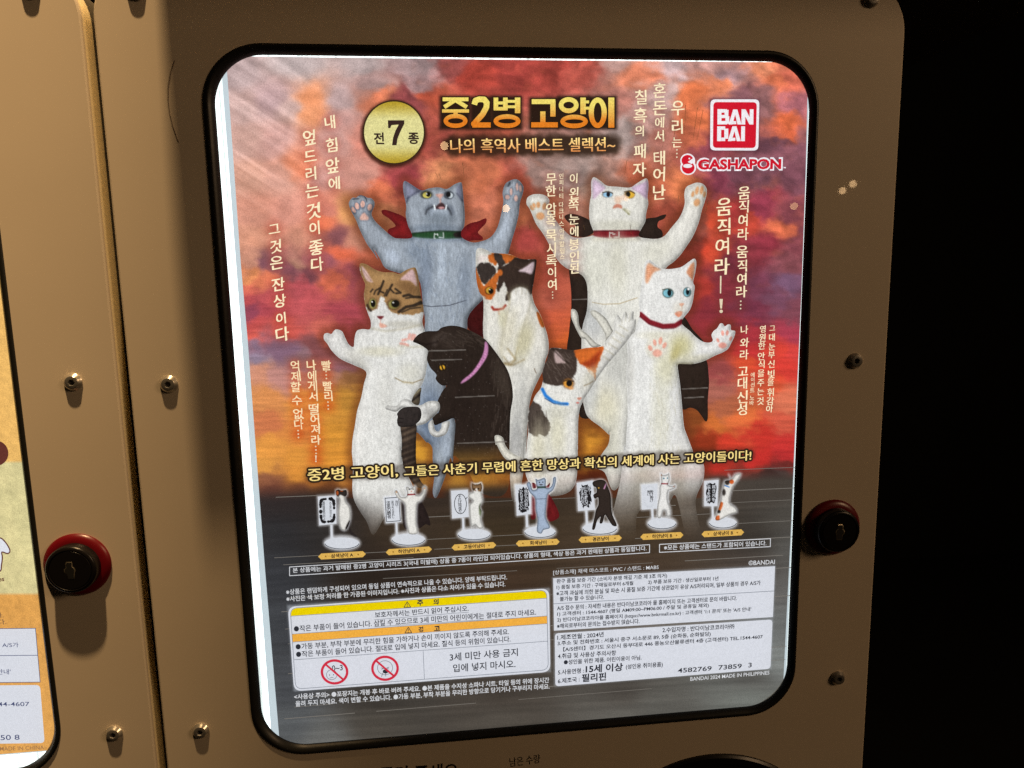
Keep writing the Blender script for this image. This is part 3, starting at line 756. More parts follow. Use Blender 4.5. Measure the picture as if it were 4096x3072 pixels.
O_BLACK = [('D', '1202,766 1225,730 1260,705 1310,690 1380,688 1410,665 1470,650 1540,655 1610,680 1680,715 1722,742 1752,770 1800,830 1850,900 1900,980 1930,1080 1938,1180 1922,1280 1916,1400 1912,1659'), ('G', '1970,180 1960,420 1880,520 1700,480 1600,300 1480,160'),
           ('D', '1493,1659 1500,1560 1512,1345 1450,1352 1400,1372 1362,1382 1345,1332 1368,1300 1390,1290 1400,1240 1382,1210 1420,1130 1452,1092 1420,1092 1388,1070 1368,1040 1374,1010 1330,960 1305,900 1310,860 1312,832 1270,800 1230,780')]
O_WHITEB = [('E', '1030,560 1023,480 1034,400 1044,330 1054,280 1063,200 1075,172 1095,164 1115,172 1150,200 1190,228 1240,233 1290,228 1340,215 1390,180 1425,157 1441,164 1446,200 1436,270 1422,330 1434,360 1430,400 1420,470 1400,530 1370,570 1347,600 1342,640 1400,690 1440,730 1490,766 1540,775 1568,760 1558,720 1573,690 1600,668 1620,636 1640,634 1656,655 1680,640 1700,648 1702,682 1732,690 1726,730 1702,780 1680,820 1640,847 1580,872 1500,912 1420,932 1350,932 1310,937 1315,1000 1326,1080 1336,1180 1346,1300 1357,1400 1382,1470 1412,1550 1440,1620'),
            ('H', '1400,240 1424,290 1441,350 1430,450 1382,560 1370,640 1390,760 1412,890 1330,950 1280,840 1235,640 1200,560 1150,640 1090,660 1000,640 900,720 880,930 760,950 690,900 700,740 735,580 765,450 782,300 800,150'),
            ('E', '925,1560 930,1450 940,1300 936,1150 930,1000 940,880 934,800 950,730 990,700 1008,640 1020,600')]
O_CALB = [('E', '385,812 362,828 346,900 320,950 311,1000 316,1050 300,1110 262,1160 240,1210 215,1260 204,1340 208,1430 200,1500 190,1600'), ('H', '0,100 -5,300 20,440 110,560 300,560 400,480 422,300 420,150'),
          ('E', '572,1600 574,1480 576,1350 588,1260 610,1212 632,1172 660,1130 702,1062 742,1002 800,925 850,868 892,818 940,760 990,682 1003,606 984,598 986,545 962,547 945,580 931,548 910,558 895,600 870,570 850,586 838,640 832,690 782,758 745,803 640,813 550,830 480,822 430,815')]
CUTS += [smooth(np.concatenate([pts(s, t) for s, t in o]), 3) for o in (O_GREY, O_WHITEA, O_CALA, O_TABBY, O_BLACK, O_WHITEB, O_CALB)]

def p_sky(V): return sky(V)
print_mesh('sky_print', EDGE, 6.0, 1, p_sky, PT)

# boards: light scratches printed across the dark floor
fl = Flats(12); rs = random.Random(5)
for yl in (1955, 1990, 2046, 2098, 2142, 2190, 2232, 2262, 2340, 2396, 2450, 2520, 2580, 2640, 2700, 2742, 2800, 2836, 2880):
    x = 1080 + (yl - 1980) * .055 + rs.uniform(0, 60)
    while x < 3180:
        L = rs.uniform(150, 620); x2 = min(x + L, 3205 - (yl - 1900) * .07)
        if x2 > x + 60 and rs.random() < .75:
            f = lambda q: yl + (q - 1080) * (-.042 - (yl - 1980) * .000045)
            fl.seg((x, f(x)), (x2, f(x2)), rs.choice((1.6, 2.0, 2.6)))
        x = x2 + rs.uniform(20, 240)
        if x2 >= 3205 - (yl - 1900) * .07 - 1: break
fl.layer = 1.5
fl.build('scratch_pattern', ink((122, 117, 110)), PT)
for s, a, b_ in (('D', (1515, 1178), (1800, 1166)), ('D', (1320, 836), (1590, 828)), ('D', (1530, 1517), (1890, 1505)), ('E', (1345, 1117), (1530, 1108)), ('E', (1360, 1183), (1500, 1175)), ('D', (1340, 905), (1560, 898)), ('E', (535, 458), (640, 455)), ('G', (600, 800), (700, 795))):
    HALOS.append(('path', pts(s, [a, b_]), (122, 116, 110), 1.7, .8))

# ---- capes behind
def cape(name, outs, layer, col, dark, cell=CELL):
    for s, t in outs:
        o = smooth(pts(s, t), 4)
        def colour(V):
            pt = Paint(V, col); q = V
            d = np.maximum(polydist(q, o), 0)
            n = (fbm(q[:, 0] / 14, q[:, 1] / 18, 9, 4) - .5)
            w = (1 - sstep(0, 30, d))[:, None] * .35 + np.clip(n, 0, 1)[:, None]
            pt.c = pt.c * (1 - w) + np.array(dark, float) * w
            return over(q, pt.c * (1 + n * .5)[:, None])
        print_mesh(name, o, cell, layer, colour, PT)
cape('red_cape', [('D', '1597,380 1612,340 1645,322 1690,335 1760,450 1780,700 1720,735 1640,700 1597,640 1592,500')], 2, (66, 20, 20), (38, 16, 16))
cape('red_cape', [('A', '1338,1282 1345,1272 1372,1271 1430,1290 1500,1320 1545,1368 1556,1420 1580,1480 1470,1483 1400,1480 1384,1430 1400,1408 1442,1388 1400,1340 1350,1306'), ('A', '1915,1440 1945,1402 1990,1370 2050,1355 2108,1333 2108,1368 2070,1410 2050,1440 2082,1470 2080,1492 2010,1497 1950,1503 1920,1490')], 2, (132, 32, 34), (54, 18, 20))
cape('black_cape', [('E', '510,225 560,240 620,270 645,340 650,450 645,540 620,640 620,860 500,850 508,700 524,540 524,400 514,300'), ('E', '590,1220 640,1240 660,1330 590,1320'), ('B', '1028,1050 1045,1029 1090,1024 1150,1040 1210,1068 1252,1110 1245,1160 1180,1195 1110,1188 1066,1182 1090,1140 1110,1110 1060,1088'), ('B', '1560,1160 1580,1108 1630,1060 1700,1050 1740,1035 1778,1029 1762,1060 1722,1080 1715,1120 1747,1150 1747,1196 1680,1208 1600,1200'),
                    ('E', '1335,580 1370,598 1420,678 1500,770 1400,760 1340,680'), ('E', '1300,930 1420,920 1500,900 1527,918 1537,1000 1541,1080 1532,1200 1532,1330 1516,1357 1490,1322 1450,1272 1400,1255 1350,1268 1320,1200')], 2.5, (46, 36, 30), (30, 22, 20))

# ---- the seven figures
def f_grey(p):
    p.c[:] = (154, 163, 173)
    p.on('R').fill('600,75 625,70 800,150 760,200 640,250 622,300 600,200', (128, 130, 156), 8, .7).fill('1175,150 1200,105 1240,100 1250,220 1240,290 1190,215', (122, 126, 150), 8, .7)
    p.line('640,255 720,200 790,165', 22, (70, 74, 92), 5, .6).line('625,300 650,250', 18, (60, 64, 84), 5, .6).line('1185,205 1240,285', 18, (70, 74, 90), 5, .6)
    p.ell(845, 218, 70, 46, (72, 74, 66), .25, .95).ell(850, 222, 46, 33, (200, 190, 96), .15).ell(866, 214, 24, 27, (22, 22, 20), .2).ell(848, 210, 7, 7, (240, 240, 230), .4)
    p.ell(1092, 222, 58, 46, (66, 72, 80), .25, .95).ell(1108, 226, 30, 30, (190, 200, 205), .2).ell(1088, 216, 26, 30, (24, 24, 26), .2)
    p.fill('948,215 1030,210 1010,250 985,255', (206, 160, 148), 5).line('998,250 1000,312', 16, (205, 168, 160), 4)
    p.ell(880, 385, 50, 60, (96, 104, 116), .5, .7, 20).ell(1110, 390, 40, 70, (92, 100, 112), .5, .7, -20)
    p.ell(990, 430, 110, 70, (190, 202, 216), .5, .8)
    p.line('835,430 855,385 905,355 940,345', 18, (58, 60, 66), 5, .9).line('1070,350 1105,395 1120,440', 20, (50, 52, 58), 5, .9)
    p.fill('942,365 985,315 1030,312 1062,368 1030,378 970,378', (70, 48, 50), 4).ell(1012, 364, 34, 14, (190, 140, 140), .3)
    p.line('932,335 940,382', 15, (228, 236, 240), 2).line('1068,336 1058,384', 15, (228, 236, 240), 2)
    p.ell(990, 480, 160, 70, (112, 122, 132), .7, .75).ell(950, 590, 260, 46, (110, 122, 136), .6, .7)
    for x, y, rx, ry, ro in ((40, 385, 20, 36, -32), (78, 343, 24, 38, -15), (140, 322, 24, 38, 5), (220, 358, 26, 38, 10)): p.ell(x, y + 5, rx + 12, ry + 12, (84, 94, 112), .35, .75, ro).ell(x, y, rx, ry, (214, 172, 158), .25, 1, ro)
    p.fill('105,470 130,425 160,410 190,440 210,475 200,500 150,502 115,500', (78, 88, 106), 12, .7).fill('108,475 135,430 160,418 185,445 207,472 195,498 150,500 118,498', (214, 172, 158), 5)
    p.line('30,268 95,262', 9, (50, 58, 74), 2).line('100,232 150,225 180,265 188,300', 9, (60, 68, 84), 2)
    for x, y, rx, ry in ((1782, 185, 15, 40), (1848, 130, 16, 44), (1885, 150, 16, 40), (1836, 258, 22, 36), (1740, 245, 26, 26)): p.ell(x, y, rx + 9, ry + 9, (92, 104, 122), .35, .7).ell(x, y, rx, ry, (206, 172, 162), .3)
    p.line('1750,120 1765,90', 22, (48, 54, 64), 5, .9)
    # collar
    p.fill('660,655 800,632 1000,622 1200,625 1262,640 1258,690 1100,706 900,705 720,690', (40, 74, 44), 4).line('690,645 1000,618 1240,628', 14, (24, 40, 26), 4, .8).fill('1150,640 1240,630 1238,692 1160,690', (40, 28, 30), 6, .9)
    for s in ('935,648 930,700 945,700', '938,655 968,655', '985,690 1035,695 1032,640', '968,655 970,668'): p.line(s, 11, (196, 204, 200), 2)
    p.line('660,700 900,722 1250,715', 30, (120, 134, 152), 12, .6)
    # joins and hollows of the body
    p.line('800,1440 900,1456 1100,1442 1285,1385', 7, (44, 44, 54), 2)
    p.ell(820, 1180, 80, 300, (118, 130, 148), .7, .65, 8).ell(1270, 1200, 70, 250, (124, 136, 152), .7, .6)
    p.ell(760, 880, 160, 90, (126, 140, 158), .7, .5, 40).ell(1010, 980, 40, 260, (196, 208, 222), .7, .55).ell(470, 900, 100, 60, (192, 204, 220), .6, .6, 40).ell(1700, 600, 60, 160, (190, 202, 216), .7, .5, 15)
    rr = random.Random(4)
    for i in range(90):
        x = rr.uniform(880, 1240); y = rr.uniform(740, 1640); k = (x - 1010) / 260
        p.line([(x, y), (x + 8 - 22 * k, y + rr.uniform(24, 50))], 6, (120, 132, 150) if i % 2 else (196, 208, 222), 2, .6)
    for i in range(40):
        x = rr.uniform(660, 860); y = rr.uniform(720, 860)
        p.line([(x, y), (x + rr.uniform(20, 40), y + 36)], 5, (122, 136, 154), 2, .5)
    p.on('D').ell(1330, 1330, 90, 200, (92, 108, 132), .7, .75).ell(1450, 1560, 30, 140, (178, 190, 206), .6, .5)
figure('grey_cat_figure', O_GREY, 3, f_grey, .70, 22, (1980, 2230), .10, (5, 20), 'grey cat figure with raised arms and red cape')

def f_whitea(p):
    p.c[:] = (222, 221, 213)
    p.on('B').fill('1232,790 1256,772 1328,830 1290,870 1240,912', (214, 188, 212), 8, .9).fill('1643,785 1600,798 1522,832 1580,870 1640,910', (208, 180, 208), 8, .9).line('1240,905 1320,835', 12, (176, 150, 170), 5, .5).line('1640,905 1530,836', 12, (176, 150, 170), 5, .5)
    p.ell(1345, 880, 40, 25, (120, 122, 120), .25, .9).ell(1346, 882, 33, 20, (150, 196, 226), .2).ell(1351, 880, 14, 19, (26, 28, 34), .2).line('1310,868 1350,860 1382,872', 7, (70, 60, 50), 2)
    p.ell(1508, 882, 40, 30, (130, 100, 60), .25, .95).ell(1512, 884, 32, 24, (214, 170, 60), .2).ell(1497, 880, 17, 21, (32, 30, 26), .2).line('1470,862 1510,854 1545,872', 8, (92, 70, 40), 2)
    p.fill('1398,900 1445,898 1440,945 1405,945', (232, 200, 176), 8, .9).ell(1468, 905, 26, 22, (236, 206, 184), .5, .7)
    p.fill('1385,985 1395,960 1420,950 1450,962 1450,985 1420,978', (196, 130, 108), 4).line('1465,990 1485,1005 1503,1026', 14, (140, 138, 104), 4).ell(1490, 1000, 30, 14, (196, 192, 168), .5, .6, 30)
    p.ell(1420, 1110, 190, 40, (196, 194, 178), .6, .6)
    for x, y, rx, ry, ro in ((790, 978, 15, 20, -30), (805, 962, 12, 18, -25), (835, 958, 14, 22, 0), (880, 968, 14, 26, 12), (850, 1040, 30, 27, 0), (1975, 878, 11, 22, 15), (2005, 852, 13, 30, 12), (2040, 850, 14, 30, 8), (2060, 880, 10, 22, 10), (2004, 940, 22, 28, 20)): p.ell(x, y, rx + 7, ry + 7, (206, 198, 176), .4, .7, ro).ell(x, y, rx, ry, (216, 160, 112), .3, .95, ro)
    p.fill('1236,1150 1400,1146 1576,1146 1582,1188 1500,1200 1380,1204 1250,1190', (122, 30, 36), 4).line('1245,1152 1570,1148', 9, (74, 18, 24), 3, .8)
    for s in ('1362,1160 1360,1198 1372,1198', '1365,1165 1385,1165', '1395,1196 1430,1196 1430,1158', '1385,1175 1400,1172'): p.line(s, 7, (214, 208, 200), 2)
    p.line('1250,1212 1570,1208', 28, (196, 190, 170), 12, .6)
    p.ell(1420, 1400, 70, 220, (204, 202, 184), .7, .6).ell(1250, 1420, 90, 200, (206, 206, 190), .7, .5).ell(1700, 1300, 120, 80, (206, 204, 188), .7, .5, -30).ell(980, 1230, 40, 120, (200, 196, 176), .7, .6, -30)
    p.on('E').line('680,478 760,492 880,488 1010,445', 5, (170, 150, 110), 2).ell(680, 620, 90, 120, (186, 188, 188), .7, .8).ell(860, 900, 100, 200, (190, 190, 184), .7, .7).ell(780, 1250, 90, 140, (206, 200, 172), .8, .7).ell(660, 1080, 60, 200, (180, 182, 182), .7, .6)
    p.ell(820, 1500, 60, 200, (200, 198, 180), .7, .6)
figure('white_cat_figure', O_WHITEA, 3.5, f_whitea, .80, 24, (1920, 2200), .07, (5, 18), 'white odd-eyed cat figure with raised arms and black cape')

def f_cala(p):
    p.c[:] = (220, 218, 209)
    BLK, OR = (58, 50, 46), (196, 104, 44)
    p.on('R').fill('1415,960 1432,890 1530,900 1475,955 1430,980', (222, 206, 202), 10, .6)
    p.fill('1386,1030 1420,1090 1470,1210 1500,1205 1590,1110 1640,1065 1665,1070 1680,1090 1645,1140 1622,1240 1600,1330 1560,1376 1510,1370 1440,1310 1400,1230 1380,1100', OR, 4, 1, True, 5)
    p.fill('1408,1000 1440,975 1480,968 1560,985 1612,1040 1602,1100 1540,1160 1492,1212 1450,1170 1425,1110 1408,1060', BLK, 4, 1, True, 5)
    p.fill('1525,925 1570,862 1700,862 1850,905 1800,960 1720,985 1640,965 1610,1005', OR, 4, 1, True, 5)
    p.fill('1588,872 1655,866 1700,940 1720,985 1660,1010 1620,960', BLK, 4, 1, True, 4)
    p.fill('1690,1010 1740,975 1800,930 1850,910 1950,930 2075,925 2080,1060 2040,1180 2030,1260 2004,1332 1965,1300 1930,1268 1870,1248 1810,1290 1780,1330 1762,1385 1715,1375 1740,1300 1722,1240 1702,1190 1650,1282 1622,1268 1640,1150 1660,1090 1640,1060 1630,1020 1660,1000', (56, 44, 38), 4, 1, True, 5)
    p.ell(1660, 1080, 28, 34, OR, .4).fill('1866,1062 1950,1010 2036,962 2012,1092 1940,1075', (214, 194, 200), 5).line('1880,1066 2005,1090', 8, (150, 130, 134), 3, .6).line('1820,1010 1900,1040 2000,950', 10, (86, 68, 56), 4, .5)
    p.ell(1540, 1280, 50, 44, (92, 54, 26), .3, .9).ell(1542, 1278, 38, 36, (206, 160, 56), .2).ell(1558, 1284, 27, 30, (24, 20, 16), .2).ell(1545, 1268, 6, 6, (240, 235, 220), .4)
    p.line('1572,1462 1590,1488 1640,1488 1690,1478 1718,1444', 28, (158, 62, 48), 4).line('1645,1510 1650,1540', 14, (214, 160, 130), 4, .8)
    p.line('1762,1395 1740,1300', 12, (150, 138, 110), 6, .7).line('1782,1312 1772,1440 1748,1560 1720,1659', 16, (196, 190, 160), 8, .8).ell(1690, 1580, 50, 110, (208, 204, 172), .7, .7)
    p.fill('2070,1530 2095,1530 2150,1659 2100,1640', OR, 4, 1)
    ARM = '1922,450 1928,402 1955,378 1990,368 2032,375 2058,408 2066,455 2040,560 2000,690 1972,810 1950,905 1905,928 1868,885 1862,800 1880,690 1905,560 1918,490'
    p.on('D').fill(ARM, (150, 142, 116), 26, .75).fill(ARM, (226, 224, 216), 6).ell(1960, 470, 20, 60, (236, 235, 230), .6, .6).line('1962,385 1960,420', 5, (180, 174, 156), 3, .8).line('2005,378 2005,415', 5, (180, 174, 156), 3, .8).line('2040,395 2034,425', 5, (180, 174, 156), 3, .7).line('1872,880 1905,925 1948,905 1975,810', 9, (150, 136, 104), 5, .8)
    p.on('D').fill('2112,555 2130,560 2172,652 2150,660 2130,620', OR, 4).line('1900,820 1960,900 1920,940 1870,930', 14, (150, 130, 90), 6, .7).line('1880,925 1940,940 2020,900', 12, (140, 120, 84), 6, .7).ell(2020, 760, 60, 140, (188, 182, 150), .7, .8, 15).ell(1900, 700, 50, 180, (206, 200, 176), .7, .6, 15).line('2095,965 2110,1000', 5, (120, 100, 80), 2).ell(1990, 1200, 70, 200, (190, 190, 186), .7, .6).ell(1960, 1500, 50, 160, (160, 160, 160), .7, .7)
figure('calico_cat_figure', O_CALA, 4, f_cala, .78, 24, (1900, 2120), .08, (5, 17), 'calico cat figure hiding one eye behind its paw')

def f_tabby(p):
    p.c[:] = (220, 220, 216)
    BR, BK = (158, 122, 80), (52, 42, 34)
    p.on('D').fill('795,170 1262,200 1300,540 1275,553 1200,568 1100,568 1040,546 1005,502 985,442 965,428 946,490 935,525 880,546 838,500 830,330', BR, 4, 1, False, 5)
    p.fill('822,212 850,235 892,300 905,330 862,318 835,265', (204, 174, 170), 5).fill('1108,312 1150,268 1198,234 1222,290 1228,360 1180,320', (200, 168, 166), 5)
    for i in range(6): p.line([(838 + i * 8, 240 + i * 14), (850 + i * 10, 262 + i * 12)], 4, (150, 120, 112), 2, .7)
    p.ell(1170, 375, 80, 40, (116, 84, 54), .7, .7, 30).ell(980, 290, 90, 40, (178, 142, 96), .7, .6)
    for s, w in (('985,322 968,365 945,418', 17), ('968,360 958,395 985,408', 12), ('958,372 925,392 915,418', 12), ('905,382 890,400', 12), ('1048,348 1030,380 1005,428', 16), ('1030,376 1062,408', 12), ('1012,385 990,430', 10), ('1072,378 1112,408 1078,412', 14), ('1132,432 1170,422 1205,438 1258,440', 20), ('1150,448 1200,440', 12), ('1098,548 1150,512 1210,502 1268,482', 22), ('1120,552 1180,525 1255,515', 10), ('866,498 876,522 892,540', 16), ('1200,500 1262,470', 12)):
        p.line(s, w, BK, 3, .95)
    p.ell(903, 488, 34, 44, (92, 72, 44), .3, .8, 5).ell(905, 487, 26, 36, (150, 146, 84), .2).ell(908, 486, 18, 28, (22, 20, 16), .2).ell(900, 474, 5, 6, (230, 230, 220), .4)
    p.ell(1062, 492, 52, 42, (84, 62, 40), .3, .8).ell(1060, 494, 40, 32, (140, 132, 72), .2).ell(1072, 488, 30, 28, (24, 22, 18), .2).ell(1056, 480, 6, 6, (220, 220, 210), .4)
    p.fill('938,580 985,580 975,598 962,604 948,596', (112, 44, 48), 3).line('962,604 962,632', 6, (200, 160, 150), 2).fill('955,632 985,636 1012,652 990,664 960,662', (226, 166, 146), 4)
    p.ell(1130, 640, 130, 26, (186, 182, 168), .7, .6).line('890,668 1000,690 1150,672 1268,640', 14, (178, 172, 152), 8, .7)
    for s in ('1112,782 1140,785 1165,795', '1125,758 1150,752', '1178,715 1170,745', '1200,718 1192,750', '1215,722 1205,750'): p.line(s, 20, (226, 172, 160), 4)
    p.line('1100,800 1200,808 1300,800', 14, (190, 184, 160), 8, .6).ell(960, 840, 150, 36, (206, 202, 180), .7, .7).ell(1180, 1000, 90, 70, (206, 204, 190), .7, .6)
    p.line('1070,1035 1130,1065 1200,1072 1270,1045', 7, (150, 134, 104), 3).line('1130,1065 1200,1074', 16, (190, 180, 150), 6, .6)
    p.ell(790, 900, 100, 40, (200, 198, 188), .7, .6, 35).ell(1000, 1180, 60, 220, (214, 213, 206), .7, .5)
    p.on('G').fill('700,640 560,560 600,720 700,900 760,860', (60, 56, 54), 60, .6)
figure('tabby_cat_figure', O_TABBY, 4.5, f_tabby, .84, 22, (1970, 2240), .07, (5, 16), 'brown tabby and white cat figure with one arm out')

def f_tail(p):
    p.c[:] = (86, 72, 60)
    p.on('D')
    for i in range(9): p.line([(1100, 1440 + i * 46), (1230, 1385 + i * 46)], 20, (44, 36, 32), 6, .85)
    p.on('G')
    for i in range(8): p.line([(1000 + i * 12, 80 + i * 48), (1180 + i * 6, 20 + i * 48)], 24, (44, 36, 32), 6, .85)
figure('striped_tail', [('D', '1115,1370 1222,1365 1224,1500 1226,1659'), ('G', '1136,100 1138,200 1152,320 1190,400 1235,442 1150,442 1080,362 1022,242 1008,100'), ('D', '1116,1640 1120,1500')], 5, f_tail, .8, 14, (1940, 2060), .12, (5, 18))
figure('striped_tail', [('D', '1193,1230 1200,1180 1240,1120 1264,1108 1257,1160 1246,1232')], 5, lambda p: (p.c.__setitem__(slice(None), (86, 76, 62)), p.on('D').line('1200,1200 1262,1150', 16, (40, 34, 30), 4).line('1205,1160 1262,1115', 10, (150, 140, 112), 4)), .8, 14, None, .12, (5, 18))

def f_black(p):
    p.c[:] = (44, 35, 30)
    p.on('D')
    rr = random.Random(8)
    for i in range(60):
        x = rr.uniform(1400, 1720); y = rr.uniform(670, 800)
        p.line([(x, y), (x + rr.uniform(30, 60), y + rr.uniform(6, 30))], 5, (80, 68, 60), 2, .5)
    for i in range(70):
        x = rr.uniform(1780, 1920); y = rr.uniform(860, 1560)
        p.line([(x, y), (x - 4, y + rr.uniform(30, 60))], 5, (84, 72, 64), 2, .5)
    p.ell(1400, 735, 60, 26, (74, 64, 58), .7, .6, -20).ell(1360, 780, 18, 26, (84, 74, 68), .7, .6).line('1215,765 1300,790 1380,770 1420,720', 12, (28, 20, 18), 6, .7)
    p.ell(1860, 1050, 50, 140, (70, 60, 52), .8, .7, -20).ell(1560, 1250, 100, 240, (40, 31, 27), .8, .7).ell(1480, 760, 110, 60, (62, 52, 46), .8, .5)
    p.ell(1421, 958, 25, 23, (28, 20, 14), .3).ell(1418, 958, 20, 18, (222, 168, 52), .25).line('1414,945 1424,975', 11, (20, 16, 12), 2).line('1395,950 1400,985', 6, (24, 18, 14), 2)
    p.fill('1733,768 1754,790 1752,860 1722,920 1662,1000 1602,1052 1555,1077 1570,1050 1640,990 1700,900 1726,830', (206, 140, 186), 3)
    for i in range(12): p.line([(1600 + i * 13, 1040 - i * 17), (1612 + i * 13, 1048 - i * 17)], 4, (150, 90, 132), 2, .7)
    p.ell(1410, 1350, 50, 26, (34, 27, 24), .6, .6)
    rr = random.Random(11)
    for i in range(160):
        x = rr.uniform(1330, 1900); y = rr.uniform(700, 1640); p.ell(x, y, 2.4, 2.4, (110, 102, 96), .4, .7)
figure('black_cat_figure', O_BLACK, 5.5, f_black, .92, 14, (1800, 1960), .10, (5, 20), 'black cat figure with pink collar looking down')

BAND = (222, 221, 216)
def f_band(p): p.c[:] = BAND; p.on('D').ell(1330, 1290, 60, 40, (150, 150, 150), .6, .5, 30).line('1290,1220 1330,1330', 8, (180, 178, 172), 4, .7).line('1330,1215 1300,1360', 6, (176, 174, 168), 4, .6)
figure('bandage', [('D', '998,1262 1012,1236 1080,1241 1120,1195 1170,1193 1212,1230 1260,1235 1310,1209 1360,1204 1392,1216 1400,1262 1372,1302 1330,1342 1290,1372 1245,1384 1225,1382 1220,1290 1130,1256 1082,1284 1038,1278')], 6, f_band, .72, 16, None, .06)
figure('bandage', [('D', '1316,1370 1345,1342 1357,1385 1367,1420 1390,1430 1410,1402 1416,1368 1470,1353 1467,1400 1447,1447 1410,1467 1370,1472 1333,1452 1316,1410')], 6, lambda p: p.c.__setitem__(slice(None), BAND), .72, 12, None, .06)
figure('black_paw', [('D', '1112,1265 1160,1248 1242,1250 1264,1290 1257,1340 1227,1372 1200,1392 1120,1397 1092,1385 1084,1350 1090,1320 1084,1300')], 6.5, lambda p: (p.c.__setitem__(slice(None), (48, 42, 40)), p.on('D').line('1095,1330 1130,1335', 5, (24, 20, 20), 2).line('1090,1362 1125,1362', 5, (24, 20, 20), 2)), .85, 10, None, .12)

def f_whiteb(p):
    p.c[:] = (226, 226, 223)
    p.on('E').fill('1075,225 1098,188 1140,215 1182,236 1130,262 1090,335 1070,318', (224, 168, 132), 6, .95).fill('1425,180 1432,235 1418,315 1400,290 1374,252', (218, 150, 112), 5, .95)
    for i in range(7): p.line([(1082, 300 - i * 14), (1102 + i * 8, 285 - i * 10)], 4, (190, 104, 66), 2, .7).line([(1420 - i * 2, 300 - i * 16), (1392 + i * 2, 285 - i * 14)], 4, (196, 104, 60), 2, .6)
    p.ell(1238, 410, 42, 36, (60, 84, 84), .2, .95).ell(1236, 410, 33, 29, (128, 190, 206), .18).ell(1248, 407, 15, 25, (18, 26, 30), .2).line('1196,384 1235,380 1262,388', 6, (60, 70, 56), 2)
    p.ell(1379, 403, 30, 36, (60, 84, 84), .2, .95).ell(1376, 404, 22, 29, (128, 190, 206), .18).ell(1382, 400, 13, 24, (18, 26, 30), .2).ell(1388, 380, 9, 9, (240, 240, 240), .4)
    p.fill('1320,488 1355,485 1345,505 1334,510', (226, 150, 120), 3).line('1338,508 1340,530', 6, (206, 170, 150), 2).fill('1288,560 1310,543 1342,545 1338,570 1318,586 1300,578', (222, 132, 100), 4).ell(1320, 520, 44, 44, (216, 208, 190), .7, .5)
    p.line('1034,566 1100,622 1200,655 1290,650 1338,620', 36, (126, 30, 40), 4).line('1036,585 1110,645 1200,672 1280,670', 8, (84, 20, 28), 3, .6)
    p.ell(1330, 800, 80, 90, (196, 190, 140), .8, .85).ell(1220, 960, 70, 120, (206, 202, 168), .8, .7).ell(1290, 860, 30, 60, (178, 168, 110), .8, .7, 20).ell(1150, 720, 120, 30, (212, 208, 186), .8, .6)
    p.ell(1160, 815, 86, 86, (206, 202, 180), .25, .6).ell(1158, 812, 74, 74, (224, 220, 208), .3, .9)
    for x, y, rx, ry, ro in ((1107, 815, 15, 22, -25), (1140, 775, 13, 24, -10), (1182, 762, 14, 28, 10), (1212, 795, 14, 24, 25), (1158, 852, 34, 28, 0)): p.ell(x, y, rx, ry, (224, 164, 146), .35, 1, ro)
    for x, y, rx, ry, ro in ((1605, 758, 10, 17, -25), (1640, 705, 11, 20, -8), (1674, 703, 11, 20, 10), (1700, 745, 10, 18, 25), (1640, 795, 30, 22, 0)): p.ell(x, y, rx, ry, (228, 160, 146), .35, 1, ro)
    p.ell(1420, 900, 150, 30, (206, 202, 176), .7, .6, -8).line('1310,935 1350,930 1420,930', 12, (160, 150, 110), 6, .6)
    p.ell(1180, 1300, 60, 300, (212, 210, 190), .8, .6).ell(960, 1000, 30, 200, (190, 188, 180), .8, .5)
    rr = random.Random(3)
    for i in range(70):
        x = rr.uniform(1100, 1330); y = rr.uniform(930, 1640); p.line([(x, y), (x + rr.uniform(-8, 8), y + 46)], 4, (200, 196, 174), 2, .5)
    p.on('H').ell(1320, 620, 120, 60, (120, 110, 100), .9, .6).ell(950, 500, 90, 260, (188, 186, 172), .8, .6).ell(1230, 420, 60, 200, (172, 166, 150), .8, .5)
figure('white_cat_figure', O_WHITEB, 7, f_whiteb, .85, 22, (1880, 2250), .06, (5, 17), 'white blue-eyed cat figure with wine red collar')

def f_strip(p): p.c[:] = (216, 214, 203)
figure('bandage', [('E', '522,545 526,530 540,527 562,540 577,580 582,640 602,680 642,710 682,750 712,780 745,797 690,812 658,790 630,752 598,740 568,690 545,640 525,590')], 7.3, f_strip, .72, 12, None, .06)
figure('bandage', [('E', '664,547 690,534 730,553 782,598 817,658 834,700 802,745 780,764 775,720 745,665 710,612 680,582')], 7.3, f_strip, .72, 12, None, .06)

